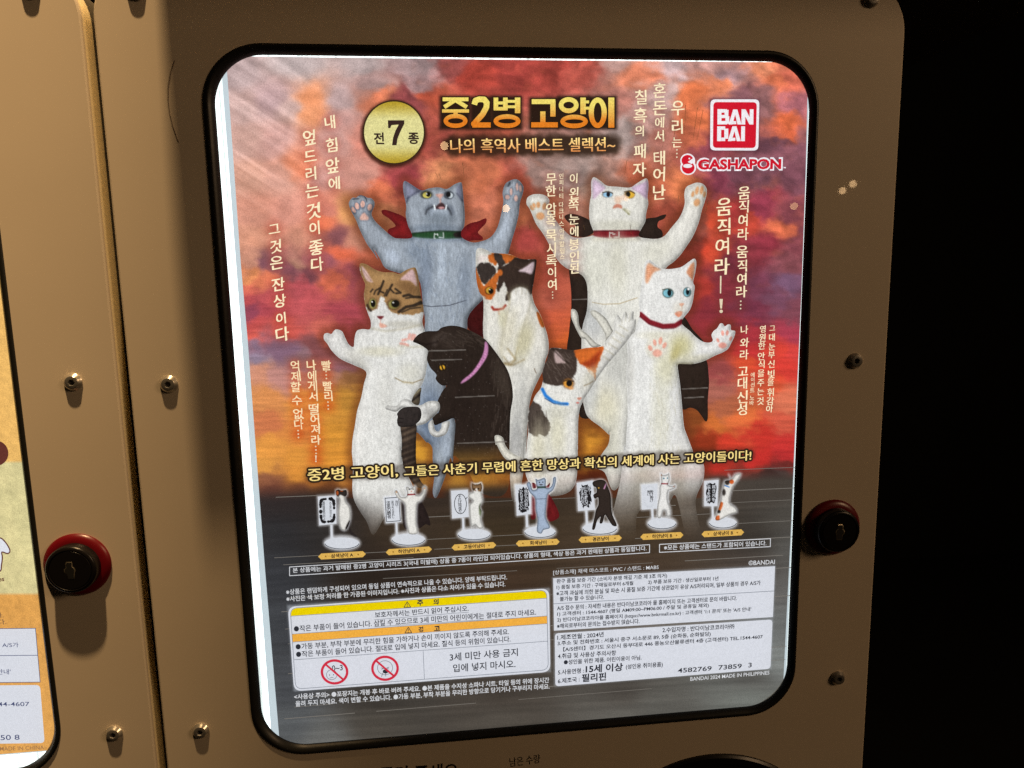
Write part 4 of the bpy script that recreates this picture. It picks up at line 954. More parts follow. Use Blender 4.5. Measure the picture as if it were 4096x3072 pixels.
def f_calb(p):
    p.c[:] = (224, 223, 217)
    BLK = (66, 54, 48)
    p.on('E').fill('380,805 440,815 548,822 566,900 562,980 522,1050 482,1082 420,1092 350,1082 312,1052 308,990 340,890 356,835', BLK, 4, 1, True, 4)
    rr = random.Random(6)
    for i in range(60):
        x = rr.uniform(330, 540); y = rr.uniform(840, 1040); p.line([(x, y), (x + 22, y + rr.uniform(14, 40))], 5, (104, 92, 84), 2, .5)
    p.fill('400,838 430,848 482,920 450,925 408,920', (186, 164, 160), 5).line('385,820 470,905 520,930', 9, (40, 32, 28), 4, .7)
    p.fill('550,828 640,812 760,804 744,880 720,940 705,1000 700,1052 690,1000 640,960 592,930 565,890', (206, 104, 44), 4, 1, True, 4).fill('600,930 660,900 742,830 712,930 670,960', (150, 52, 26), 10, .85)
    for i in range(10): p.line([(640 + i * 7, 950 + i * 6), (648 + i * 6, 985 + i * 6)], 4, (228, 160, 110), 2, .7)
    p.ell(505, 1076, 44, 40, (110, 66, 30), .3, .7).ell(502, 1075, 34, 32, (216, 150, 60), .2).ell(510, 1074, 22, 24, (26, 22, 20), .2).line('470,1060 500,1048 540,1060', 8, (60, 44, 34), 3).ell(522, 1110, 20, 12, (214, 150, 90), .5, .8)
    p.line('620,1092 655,1078 685,1058', 8, (130, 110, 84), 3).fill('568,1182 600,1178 592,1196 578,1198', (216, 150, 130), 3).ell(572, 1218, 12, 7, (214, 130, 120), .4)
    p.line('312,1118 335,1165 388,1208 450,1226 495,1227', 24, (44, 124, 208), 4).line('330,1185 400,1226 495,1228', 7, (24, 62, 120), 2, .8)
    p.fill('228,1210 262,1215 302,1240 312,1280 360,1350 373,1400 342,1466 290,1452 270,1466 218,1442 204,1340 214,1250', (74, 64, 58), 4, 1, True, 5)
    for i in range(40):
        x = rr.uniform(225, 350); y = rr.uniform(1270, 1400); p.line([(x, y), (x + 3, y + 50)], 4, (92, 82, 74) if i % 3 == 0 else (44, 36, 32), 2, .5)
    for i in range(6):
        x = 760 + i * 26; y = 900 - i * 44; p.line([(x - 10, y - 30), (x + 50, y + 8)], 8, (188, 182, 160), 5, .7)
    p.line('930,550 925,620', 5, (190, 186, 170), 3, .8).line('960,550 950,620', 5, (190, 186, 170), 3, .8).line('895,600 900,640', 5, (190, 186, 170), 3, .8)
    p.ell(420, 1450, 60, 180, (206, 202, 176), .8, .7).ell(660, 1030, 40, 80, (204, 200, 182), .8, .6, 30).ell(440, 1280, 90, 40, (206, 204, 190), .7, .6)
    p.on('H').ell(110, 200, 60, 200, (206, 200, 170), .8, .6)
figure('calico_cat_figure', O_CALB, 7.6, f_calb, .82, 20, (1920, 2160), .07, (4.5, 16), 'calico cat figure with one bandaged arm raised')
figure('white_tail', [('D', '1803,1466 1832,1457 1866,1478 1882,1530 1922,1580 1982,1612'), ('G', '2070,170 2085,230 2020,235 1930,190 1880,120 1850,60'), ('D', '1812,1530')], 7.8, lambda p: p.c.__setitem__(slice(None), (224, 221, 208)), .75, 14, (1880, 1990), .06)

# ---- seven small figures on their stands
SIGNS = {'tricolour': (('無限暗黒黙示録よ', .30), ('この左目に封印されし', .68)), 'white_arms': (('漆黒の覇者', .25), ('混沌より生まれし', .52), ('我は！', .80)), 'tabby': (('それは残像だ', .5),),
         'grey': (('ひれ伏すがいい', .36), ('我が力の前に', .66)), 'black': (('抑えきれない', .30), ('俺から離れろ', .52), ('はや…', .74)), 'white': (('動け', .45), ('動け動け', .64)), 'bandaged': (('出でよ古代神', .32), ('眩き光を', .70))}
def f_small(nm):
    def paint(p):
        sh = FIGS[nm][0]; p.on(sh)
        if nm == 'tricolour':
            p.c[:] = (226, 224, 218); p.fill('425,462 455,455 480,468 525,460 528,508 505,520 470,505 450,520 430,505', (46, 40, 38), 3).ell(440, 490, 12, 22, (190, 90, 40), .4).ell(480, 470, 14, 8, (190, 90, 40), .4).fill('545,735 560,745 545,790 520,815 515,790', (46, 40, 38), 3)
        elif nm == 'grey':
            p.c[:] = (162, 178, 200); p.line('85,500 165,498', 14, (40, 60, 44), 3); p.ell(115, 460, 6, 5, (60, 60, 60), .4).ell(142, 458, 6, 5, (60, 60, 60), .4).ell(128, 478, 14, 6, (80, 80, 90), .4).line('90,595 165,590', 4, (90, 100, 120), 2)
        elif nm == 'black':
            p.c[:] = (50, 41, 36); p.line('655,465 635,510', 9, (210, 150, 190), 2).ell(592, 505, 6, 5, (220, 170, 60), .4)
        elif nm == 'tabby':
            p.c[:] = (226, 225, 220); p.fill('1625,398 1715,398 1725,465 1690,475 1672,445 1655,470 1630,455', (128, 98, 68), 3).ell(1650, 455, 7, 8, (36, 32, 26), .4).ell(1690, 452, 8, 7, (36, 32, 26), .4).ell(1665, 470, 5, 4, (110, 50, 50), .4).ell(1705, 640, 12, 50, (120, 130, 100), .5)
        elif nm == 'white_arms':
            p.c[:] = (228, 226, 220); p.line('1055,505 1135,500', 12, (140, 34, 40), 2).ell(1078, 458, 6, 5, (60, 70, 90), .4).ell(1112, 455, 6, 5, (90, 70, 40), .4).ell(1096, 475, 6, 5, (200, 130, 110), .4).ell(965, 480, 8, 8, (220, 170, 130), .5).ell(1213, 448, 7, 8, (220, 170, 130), .5)
        elif nm == 'white':
            p.c[:] = (228, 227, 224); p.line('1092,470 1150,472', 9, (140, 34, 44), 2).ell(1115, 428, 6, 7, (70, 120, 140), .4).ell(1143, 426, 5, 7, (70, 120, 140), .4).ell(1095, 402, 6, 8, (224, 170, 140), .5).ell(1195, 492, 6, 6, (226, 170, 150), .5)
        else:
            p.c[:] = (228, 226, 220); p.ell(1625, 455, 20, 26, (56, 48, 44), .3).ell(1660, 455, 18, 18, (206, 96, 44), .3).line('1605,485 1640,498', 8, (50, 120, 200), 2).ell(1598, 540, 14, 26, (60, 54, 50), .4).fill('1570,620 1592,630 1570,690 1550,690', (206, 104, 50), 3).ell(1558, 695, 14, 14, (56, 48, 44), .4).fill('1525,740 1560,725 1560,765 1530,760', (212, 104, 50), 3)
    return paint
M_acr = ink((212, 216, 223), 1.0, .08)
M_signink = ink((34, 32, 34)); M_grey = ink((74, 78, 84))
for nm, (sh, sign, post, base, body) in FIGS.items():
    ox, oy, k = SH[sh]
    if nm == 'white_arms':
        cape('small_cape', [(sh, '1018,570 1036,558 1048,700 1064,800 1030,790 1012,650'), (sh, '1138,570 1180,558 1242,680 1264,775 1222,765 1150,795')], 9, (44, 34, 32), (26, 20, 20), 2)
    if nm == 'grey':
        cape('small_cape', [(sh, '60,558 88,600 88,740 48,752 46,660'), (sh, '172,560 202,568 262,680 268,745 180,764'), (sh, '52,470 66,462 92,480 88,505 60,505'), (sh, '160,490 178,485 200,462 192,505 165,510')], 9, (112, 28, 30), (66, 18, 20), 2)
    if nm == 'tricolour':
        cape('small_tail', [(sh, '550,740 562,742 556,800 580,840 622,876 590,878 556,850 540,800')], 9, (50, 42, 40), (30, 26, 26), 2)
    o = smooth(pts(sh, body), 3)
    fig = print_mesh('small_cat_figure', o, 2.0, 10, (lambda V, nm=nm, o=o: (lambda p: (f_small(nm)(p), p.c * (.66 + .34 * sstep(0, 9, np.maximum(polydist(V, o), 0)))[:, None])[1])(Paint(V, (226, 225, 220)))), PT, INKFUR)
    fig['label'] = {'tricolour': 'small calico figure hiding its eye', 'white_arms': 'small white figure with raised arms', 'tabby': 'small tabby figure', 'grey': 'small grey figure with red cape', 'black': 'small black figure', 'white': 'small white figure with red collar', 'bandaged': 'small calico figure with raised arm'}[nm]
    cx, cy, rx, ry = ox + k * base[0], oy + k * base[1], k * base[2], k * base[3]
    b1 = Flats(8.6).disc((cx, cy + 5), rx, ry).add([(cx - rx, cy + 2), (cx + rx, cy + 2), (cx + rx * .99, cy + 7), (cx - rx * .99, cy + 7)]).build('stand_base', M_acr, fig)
    rim = Flats(8.8); n = 22
    ang = np.linspace(.10, math.pi - .10, n); p0 = [(cx + rx * .97 * math.cos(a), cy + 3 + ry * .97 * math.sin(a)) for a in ang]
    for a, b_ in zip(p0[:-1], p0[1:]): rim.seg(a, b_, 3.0, .5)
    rim.build('stand_rim', M_grey, fig)
    flat('stand_post', pts(sh, post), 8.9, M_acr, fig)
    flat('sign_plate', pts(sh, sign), 9.0, M_acr, fig)
    q = pts(sh, sign); cen = q.mean(0)
    def sp(u_, v_): return (q[0] * (1 - u_) + q[1] * u_) * (1 - v_) + (q[3] * (1 - u_) + q[2] * u_) * v_
    inv = nm in ('grey', 'black', 'bandaged')
    rs = random.Random(nm)
    mk = Flats(9.2)
    if inv:
        ring = []
        for i in range(56):
            a = 2 * math.pi * i / 56; e = rs.uniform(.84, 1.08) if nm != 'black' else rs.uniform(.66, 1.1)
            ca, sa = math.cos(a), math.sin(a); m_ = max(abs(ca) ** .5, abs(sa) ** .5)
            sx, sy = np.sign(ca) * abs(ca) ** .45, np.sign(sa) * abs(sa) ** .45
            ring.append(sp(.5 + .36 * sx * e, .5 + .41 * sy * e))
        mk.add(ring)
    elif nm == 'tricolour':
        for i in range(60):
            a = 2 * math.pi * (i + rs.uniform(-.3, .3)) / 60; sx, sy = np.sign(math.cos(a)) * abs(math.cos(a)) ** .4, np.sign(math.sin(a)) * abs(math.sin(a)) ** .4
            c_ = sp(.5 + .38 * sx, .5 + .40 * sy); r_ = rs.uniform(4, 7.5); mk.disc(c_, r_, r_ * rs.uniform(.7, 1.3), 8)
    elif nm == 'white_arms': mk.path([sp(.06, .05), sp(.95, .05), sp(.95, .95), sp(.06, .95)], 2.6, True)
    elif nm == 'tabby':
        el = [sp(.53 + .36 * math.cos(a), .50 + .36 * math.sin(a)) for a in np.linspace(0, 2 * math.pi, 34)[:-1]]; mk.path(el, 2.6, True); mk.seg(sp(.86, .33), sp(.97, .26), 2.6)
    else:
        for i in range(34):
            a = 2 * math.pi * i / 34; mk.seg(sp(.5 + .34 * math.cos(a), .5 + .38 * math.sin(a)), sp(.5 + .42 * math.cos(a), .5 + .45 * math.sin(a)), 1.2)
    if nm != 'white': mk.build('sign_frame', M_signink, fig)
    else: mk.build('sign_frame', ink((180, 184, 190)), fig)
    wr = Writing(9.5)
    for text, u_ in SIGNS[nm]:
        n = len(text); v0, v1 = (.17, .83) if nm != 'white' else (.25, .72)
        if n <= 3: v1 = .45
        for i, ch in enumerate(text):
            c_ = sp(u_, v0 + (v1 - v0) * (i + .5) / n); wr.cell(ch, c_[0], c_[1], min(15, 66 * (v1 - v0) / .66 / n * 1.2), 'X', .01)
    wr.build('sign_writing', M_acr if inv else M_signink, fig)

# ------------------------------------------------------------------ the writing on the poster
M_cream = ink((230, 217, 186)); M_cream2 = ink((226, 208, 172))
LEAN = {'A': -.10, 'D': -.08}
for sh, text, data, kind in COLS:
    wr = Writing(12)
    for ch, d in zip(text, data.split()):
        x, y, z = map(float, d.split(',')); k = SH[sh][2]
        if ch in '!':
            ox, oy, k = SH[sh]; X, Y = ox + k * x, oy + k * y; h = z * k * .5
            w_ = h * .24; f = Flats(12).add([(X - w_, Y - h), (X + w_, Y - h), (X + w_ * .5, Y + h * .35), (X - w_ * .5, Y + h * .35)]).disc((X, Y + h * .75), w_, w_, 12)
            f.build('column_writing', M_cream, PT); continue
        NIB = {'r': ((.018, .010), (-.018, -.010), (.026, .015)), 'd': ((.019, 0), (-.019, 0)), 'o': ((.012, 0),)}[kind]
        wr.cell(ch, x, y, z * .96, sh, .002 if kind != 'o' else .012, 0.0, .16 if kind == 'r' else (.06 if kind == 'd' else 0), NIB if z * k > 24 else NIB[:1])
    if wr.v: wr.build('column_writing', M_cream if kind != 'o' else M_cream2, PT)
Flats(12).add(pts('E', [(1620, 283), (1631, 283), (1628, 412), (1619, 412)])).build('column_writing', M_cream, PT)

# gold badge
bc, brx, bry = (1576, 530), 122, 126
def p_badge(V):
    q = (V - np.array(bc)) / np.array((brx, bry)); rr = np.hypot(q[:, 0], q[:, 1])
    t = sstep(.35, 1.0, abs(q[:, 1]))[:, None]
    c = np.array((222, 216, 150)) * (1 - t) + np.array((178, 152, 46)) * t
    c = c * (1 + (fbm(V[:, 0] / 30, V[:, 1] / 6, 4, 3) - .5) * .1)[:, None]
    return c
ang = np.linspace(0, 2 * math.pi, 72)[:-1]
badge = print_mesh('badge', np.stack([bc[0] + brx * np.cos(ang), bc[1] + bry * np.sin(ang)], 1), 5, 12, p_badge, PT)
Flats(12.5).ring(bc, brx, bry, 6, 70).build('badge_rim', ink((58, 40, 26)), badge)
M_brown = ink((54, 38, 34))
w = Flats(13); w.add(pts('A', '1385,612 1507,612 1507,640 1412,648 1404,670 1388,670')); w.add(pts('A', '1466,642 1507,636 1476,700 1456,750 1450,796 1416,796 1424,740 1440,692')); w.build('badge_number', M_brown, badge)
w = Writing(13); w.cell('전', 1320, 745, 88, 'A', .03); w.cell('종', 1575, 745, 86, 'A', .03); w.build('badge_writing', M_brown, badge)

# gold title, drawn stroke by stroke
def title(layer, grow, name, mat, grad=None):
    fl = Flats(layer)
    def P2(*p): return [tuple(q) for q in pts('B', list(p))]
    K = .5425
    def bar(a, b_, w_): fl.seg(*P2(a, b_), (w_ + grow) * K, grow * K / 2)
    def knob(c, w_): fl.disc(P2(c)[0], (w_ + grow) * K / 2, (w_ + grow) * K / 2, 20)
    def oval(c, rx, ry, w_): fl.ring(P2(c)[0], rx * K, ry * K, (w_ + grow) * K, 36)
    bar((128, 181), (322, 181), 32); bar((224, 186), (140, 240), 34); bar((224, 186), (310, 240), 34); bar((124, 267), (326, 267), 28); bar((225, 275), (225, 305), 34); oval((225, 340), 72, 36, 36)
    for a, b_ in zip([(362, 222), (372, 190), (400, 180), (436, 182), (455, 206), (452, 240), (425, 290), (366, 356)], [(372, 190), (400, 180), (436, 182), (455, 206), (452, 240), (425, 290), (366, 356), (360, 362)]): bar(a, b_, 46); knob(b_, 46)
    bar((346, 370), (486, 370), 42)
    bar((522, 166), (522, 262), 38); bar((592, 166), (592, 262), 38); bar((510, 208), (604, 208), 26); bar((505, 250), (610, 250), 30); bar((682, 166), (682, 285), 44); bar((606, 196), (672, 196), 24); bar((606, 236), (672, 236), 24); oval((604, 342), 82, 34, 38)
    bar((784, 198), (962, 198), 40); bar((942, 190), (942, 310), 42); bar((868, 268), (868, 360), 42); bar((780, 369), (980, 369), 42)
    oval((1058, 224), 56, 42, 38); bar((1164, 166), (1164, 292), 44); bar((1170, 200), (1210, 200), 25); bar((1170, 246), (1210, 246), 25); oval((1098, 344), 84, 33, 38)
    oval((1272, 280), 48, 94, 42); bar((1372, 166), (1372, 392), 48)
    o = fl.build(name, mat, PT)
    if grad:
        z = np.array([v.co.z for v in o.data.vertices]); z = z - z.min(); t = (z / z.max())[:, None]
        g = sstep(.2, .75, t)
        c = lin(np.array(grad[0])) * (1 - g) + lin(np.array(grad[1])) * g
        a = o.data.color_attributes.new('ink', 'FLOAT_COLOR', 'POINT')
        a.data.foreach_set('color', np.concatenate([c, np.ones((len(c), 1))], 1).astype(np.float32).ravel())
title(12, 12, 'title_outline', ink((42, 30, 20)))
title(13.2, -4, 'title', INK, ((226, 128, 36), (240, 222, 112)))
Writing(12).line('나의 흑역사 베스트 셀렉션~', (190, 578), (1400, 563), 106, 'B', .0, .018).build('subtitle', INK, PT, ((206, 128, 66), (244, 222, 150)))

# maker's marks
def qrect(sh, s, rad):
    p = pts(sh, s); out = []
    for i in range(4):
        a, b_, c_ = p[i - 1], p[i], p[(i + 1) % 4]
        e1, e2 = (a - b_) / np.hypot(*(a - b_)) * rad, (c_ - b_) / np.hypot(*(c_ - b_)) * rad
        for t in np.linspace(0, 1, 8): out.append(b_ + e1 * (1 - t) ** 2 + e2 * t ** 2)
    return out
M_white = ink((238, 238, 242)); M_logo = ink((206, 26, 46))
logo = flat('maker_logo', qrect('Q', '942,548 1482,548 1470,1114 938,1112', 20), 12, M_white, PT)
flat('logo_field', qrect('Q', '974,578 1454,580 1441,1086 968,1084', 16), 12.6, M_logo, logo)
fl = Flats(13.2); kq = SH['Q'][2]
def qs(a, b_, w_): fl.seg(*[tuple(q) for q in pts('Q', [a, b_])], w_ * kq)
qs((1041, 656), (1040, 826), 44); qs((1062, 676), (1122, 676), 38); qs((1062, 738), (1116, 738), 34); qs((1062, 806), (1126, 806), 38)
qs((1120, 664), (1117, 740), 42); qs((1128, 735), (1127, 818), 42)
fl.add(pts('Q', '1142,826 1192,660 1238,660 1284,826 1240,826 1214,716 1184,826')); qs((1172, 806), (1226, 806), 34)
qs((1306, 658), (1304, 826), 42); qs((1396, 658), (1394, 826), 42); fl.add(pts('Q', '1286,660 1330,660 1416,826 1372,826'))
qs((1038, 846), (1036, 1010), 44); qs((1060, 866), (1104, 866), 38); qs((1060, 990), (1104, 990), 38); qs((1116, 872), (1116, 984), 44)
fl.add(pts('Q', '1132,1010 1184,846 1228,846 1276,1010 1232,1010 1206,900 1174,1010')); qs((1162, 990), (1216, 990), 34); qs((1302, 846), (1300, 1010), 42)
fl.build('logo_letters', M_white, logo)
Writing(12.0).line('GASHAPON', (785, 1345), (1738, 1336), 152, 'Q', .085).build('brand_outline', M_white, PT)
Writing(12.6).line('GASHAPON', (802, 1326), (1722, 1320), 116, 'Q', .042).build('brand_writing', M_logo, PT)
Writing(12.6).line('TM', (1736, 1310), (1772, 1310), 16, 'Q', .02).build('brand_writing', M_white, PT)
def qd(fl_, c_, rx, ry): fl_.disc(tuple(pts('Q', [c_])[0]), rx * kq, ry * kq)
fl = Flats(12); qd(fl, (690, 1226), 82, 80); qd(fl, (696, 1300), 88, 84); em = fl.build('brand_emblem', M_white, PT)
fl = Flats(12.6); qd(fl, (688, 1224), 66, 62); qd(fl, (696, 1304), 70, 66); fl.build('emblem_field', M_logo, em)
fl = Flats(13.2); qd(fl, (690, 1284), 50, 22); fl.add(pts('Q', '690,1240 760,1190 768,1240 730,1262')); qd(fl, (708, 1202), 9, 9); fl.build('emblem_mark', M_white, em)

# long sentence
M_sent = ink((228, 208, 138))
wr = Writing(12); wr.line('중2병 고양이,', (185, 392), (978, 350), 118, 'G', .006, .018)
g0 = pts('G', [(1035, 345)])[0]; h1 = pts('H', [(1815, 283)])[0]
gm = g0 + (h1 - g0) * .5 + np.array((0, 4))
wr.line('그들은 사춘기 무렵에 흔한 망상과 확신의 세계에 사는 고양이들이다!', g0, h1, 43, 'X', .004, .020)
wr.build('slogan', M_sent, PT)
wd = Writing(11.5)
q_ = np.array(wr.v)
for i in range(10):
    a_ = 2 * math.pi * i / 10
    wd.put(q_ + np.array((math.cos(a_), math.sin(a_))) * .00085, wr.f)
wd.build('slogan_outline', ink((46, 34, 26)), PT)

# name plates of the small figures
PLATE = [('G', (272, 1052), (694, 1028), '삼색냥이 A'), ('G', (870, 1014), (1278, 986), '하얀냥이 A'), ('G', (1452, 972), (1846, 948), '고등어냥이'),
         ('H', (-74, 952), (277, 936), '회색냥이'), ('H', (430, 922), (777, 906), '검은냥이'), ('H', (926, 899), (1272, 882), '하얀냥이 B'), ('H', (1418, 877), (1759, 860), '삼색냥이 B')]
M_gold = ink((222, 178, 88)); M_gold2 = ink((150, 108, 40))
for sh, a, b_, t in PLATE:
    a, b_ = pts(sh, [a, b_]); n = np.array((0, 12.0)); e = (b_ - a) * .065
    pl = flat('name_plate', [a, a + e - n, b_ - e - n, b_, b_ - e + n, a + e + n], 12, M_gold, PT)
    fl = Flats(12.5)
    for f_ in (.16, .84):
        c_ = a + (b_ - a) * f_; fl.add([c_ + (-4, 0), c_ + (0, -4), c_ + (4, 0), c_ + (0, 4)])
    fl.build('plate_ornament', M_gold2, pl)
    m1, m2 = a + (b_ - a) * (.27 if len(t) > 4 else .32), a + (b_ - a) * (.74 if len(t) > 4 else .70)
    Writing(12.8).line(t, m1 + (0, 8.5), m2 + (0, 8.5), 17, 'X', .03).build('plate_writing', M_brown, pl)

# notices in thin frames
M_pale = ink((214, 216, 220)); M_ink = ink((44, 46, 54)); M_line = ink((120, 126, 136))
def frame(name, sh, s, w_, layer, mat, parent, rad=0):
    p = qrect(sh, s, rad) if rad else [tuple(q) for q in pts(sh, s)]
    return Flats(layer).path(p, w_, True).build(name, mat, parent)
f1 = pts('G', '20,1143 20,1220'); f2 = pts('H', '1000,960 1000,1024')
nt1 = frame('notice_frame', 'X', [tuple(f1[0]), tuple(f2[0]), tuple(f2[1]), tuple(f1[1])], 3, 12, M_pale, PT)
Writing(12).line('본 상품에는 과거 발매된 중2병 고양이 시리즈 3(국내 미발매) 상품 중 7종이 라인업 되어있습니다. 상품의 형태, 색상 등은 과거 판매된 상품과 동일합니다.', pts('G', [(50, 1203)])[0], pts('H', [(975, 1014)])[0], 23, 'X', .014).build('notice_writing', M_pale, nt1)
nt2 = frame('notice_frame', 'H', '1080,958 1972,912 1970,976 1080,1022', 3, 12, M_pale, PT)
Writing(12).line('※모든 상품에는 스탠드가 포함되어 있습니다.', (1115, 1006), (1938, 968), 42, 'H', .014).build('notice_writing', M_pale, nt2)
Writing(12).line('©BANDAI', (1795, 1127), (2006, 1116), 38, 'H', .01).build('copyright_writing', M_pale, PT)
Writing(12).line('※상품은 랜덤하게 구성되어 있으며 동일 상품이 연속적으로 나올 수 있습니다. 양해 부탁드립니다.', (88, 247), (1785, 130), 43, 'W', .014).line('※사진은 색 보정 처리를 한 가공된 이미지입니다. ※사진과 상품은 다소 차이가 있을 수 있습니다.', (90, 300), (1772, 183), 43, 'W', .014).build('caption_writing', M_pale, PT)
Writing(12).line('<사용상 주의> ●포장지는 개봉 후 바로 버려 주세요. ●본 제품을 수지성 소파나 시트, 타일 등의 위에 장시간', (150, 1055), (2108, 924), 46, 'W', .018).line('올려 두지 마세요. 색이 변할 수 있습니다. ●가동 부분, 부착 부분을 무리한 방향으로 당기거나 구부리지 마세요.', (160, 1108), (2112, 972), 46, 'W', .018).build('caption_writing', M_pale, PT)
Writing(12).line('[상품소재] 채색 마스코트 : PVC / 스탠드 : MABS', (125, 202), (972, 158), 42, 'K', .004).build('caption_writing', M_pale, PT)
Writing(12).line('BANDAI 2024 MADE IN PHILIPPINES', (1227, 1050), (1862, 998), 30, 'K', .01).build('caption_writing', M_pale, PT)

# caution panel
M_label = ink((213, 216, 224), 1.0, .10); M_yel = ink((232, 206, 0)); M_ora = ink((236, 172, 66)); M_ban = ink((204, 44, 66))
lab = flat('caution_label', qrect('W', '100,338 2108,196 2118,838 148,988', 32), 12, M_label, PT)
flat('caution_band', qrect('W', '120,352 2088,210 2090,271 120,410', 24)[0:16] + [tuple(q) for q in pts('W', '2090,271 120,410')], 12.5, M_yel, lab)
flat('caution_band', pts('W', '133,548 2091,408 2092,467 137,609'), 12.5, M_ora, lab)
frame('caution_lines', 'W', '119,350 2089,209 2102,822 160,970', 2.2, 12.9, M_line, lab, 28)
fl = Flats(13)
for a, b_ in (((120, 410), (2090, 271)), ((133, 548), (2091, 408)), ((137, 609), (2092, 467)), ((148, 745), (2098, 602)), ((1140, 680), (1150, 896))): fl.seg(*pts('W', [a, b_]), 2.0)
for a, b_ in (((765, 437), (1490, 379)), ((760, 492), (1605, 437))): fl.seg(*pts('W', [a, b_]), 1.8)
fl.build('caution_lines', M_line, lab)
fl = Flats(13)
for c_, s_ in (((1018, 322), 1), ((1026, 519), 1)): fl.path(pts('W', [(c_[0] - 26, c_[1] + 20), (c_[0], c_[1] - 24), (c_[0] + 26, c_[1] + 18)]), 2.6, True).seg(*pts('W', [(c_[0], c_[1] - 10), (c_[0], c_[1] + 7)]), 2.6).disc(tuple(pts('W', [(c_[0], c_[1] + 14)])[0]), 1.6, 1.6, 8)
fl.build('warning_sign', M_ink, lab)
wr = Writing(13)
wr.cell('주', 1117, 307, 46, 'W', .035).cell('의', 1239, 300, 46, 'W', .035).cell('경', 1122, 511, 42, 'W', .035).cell('고', 1247, 504, 40, 'W', .035)
wr.line('보호자께서는 반드시 읽어 주십시오.', (770, 424), (1490, 372), 46, 'W', .014)
wr.line('●작은 부품이 들어 있습니다. 삼킬 수 있으므로 3세 미만의 어린이에게는 절대로 주지 마세요.', (148, 532), (2008, 402), 48, 'W', .014)
wr.line('●가동 부분, 부착 부분에 무리한 힘을 가하거나 손이 끼이지 않도록 주의해 주세요.', (162, 672), (1800, 554), 50, 'W', .014)
wr.line('●작은 부품이 들어 있습니다. 절대로 입에 넣지 마세요. 질식 등의 위험이 있습니다.', (165, 728), (1812, 608), 48, 'W', .014)
wr.line('3세 미만 사용 금지', (1345, 757), (1868, 716), 62, 'W', .014).line('입에 넣지 마시오.', (1370, 842), (1850, 806), 62, 'W', .014)
wr.line('0~3', (440, 832), (523, 826), 44, 'W', .014)
wr.build('caution_writing', M_ink, lab)
for c_, kind in (((459, 838), 0), ((847, 810), 1)):
    x, y = pts('W', [c_])[0]; kk = .52
    sg = Flats(13.6).ring((x, y), 97 * kk, 88 * kk, 19 * kk, 44).seg((x - 66 * kk, y - 56 * kk), (x + 66 * kk, y + 58 * kk), 15 * kk).build('prohibition_sign', M_ban, lab)
    fl = Flats(13.2)
    if kind == 0:
        fl.ring((x - 22 * kk, y + 22 * kk), 40 * kk, 38 * kk, 1.6, 26)
        fl.disc((x - 38 * kk, y + 24 * kk), 2, 2.6, 8).disc((x - 8 * kk, y + 22 * kk), 2, 2.6, 8).path([(x - 36 * kk, y + 48 * kk), (x - 22 * kk, y + 42 * kk), (x - 8 * kk, y + 46 * kk)], 1.6)
    else:
        fl.ring((x, y - 4 * kk), 58 * kk, 54 * kk, 1.6, 28).path([(x - 30 * kk, y - 4 * kk), (x - 12 * kk, y + 2 * kk), (x - 28 * kk, y + 8 * kk)], 1.8).path([(x + 30 * kk, y - 8 * kk), (x + 12 * kk, y - 2 * kk), (x + 28 * kk, y + 4 * kk)], 1.8)
        fl.disc((x + 4 * kk, y + 24 * kk), 22 * kk, 16 * kk, 16).path([(x - 26 * kk, y + 66 * kk), (x - 20 * kk, y + 40 * kk), (x + 2 * kk, y + 26 * kk), (x + 6 * kk, y + 62 * kk)], 1.8)
    fl.build('sign_drawing', M_ink, sg)

# service and origin labels
sv = flat('service_label', pts('K', '125,225 1908,128 1891,536 132,646'), 12, M_label, PT)
Flats(12.8).seg(*pts('K', [(128, 430), (1899, 327)]), 2.2).build('label_line', M_line, sv)
wr = Writing(13)
for t, a, b_, h in (('완구 품질 보증 기간 (소비자 분쟁 해결 기준 제 3조 의거)', (152, 272), (1040, 226), 42), ('1) 품질 보증 기간 : 구매일로부터 6개월', (152, 320), (768, 286), 40), ('2) 부품 보유 기간 : 생산일로부터 1년', (887, 279), (1452, 248), 40),
                  ('※고객 과실에 의한 분실 및 파손 시 품질 보증 기간에 상관없이 유상 A/S처리되며, 일부 상품의 경우 A/S가', (150, 370), (1790, 282), 42), ('불가능 할 수 있습니다.', (178, 410), (532, 393), 38),
                  ('A/S 접수 문의 : 자세한 내용은 반다이남코코리아 몰 홈페이지 또는 고객센터로 문의 바랍니다.', (155, 485), (1600, 403), 40), ('1) 고객센터 : 1544-4607 (평일 AM09:00~PM06:00 / 주말 및 공휴일 제외)', (157, 535), (1375, 463), 40),
                  ("2) 반다이남코코리아몰 홈페이지 (https://www.bnkrmall.co.kr) : 고객센터 '1:1 문의' 또는 'A/S 안내'", (157, 582), (1715, 494), 40), ('※해외로부터의 문의는 접수받지 않습니다.', (155, 630), (818, 588), 40)):
    wr.line(t, a, b_, h, 'K', .020)
wr.build('label_writing', M_ink, sv)
og = flat('origin_label', qrect('K', '138,668 1888,556 1871,952 142,1094', 16), 12, M_label, PT)
wr = Writing(13)
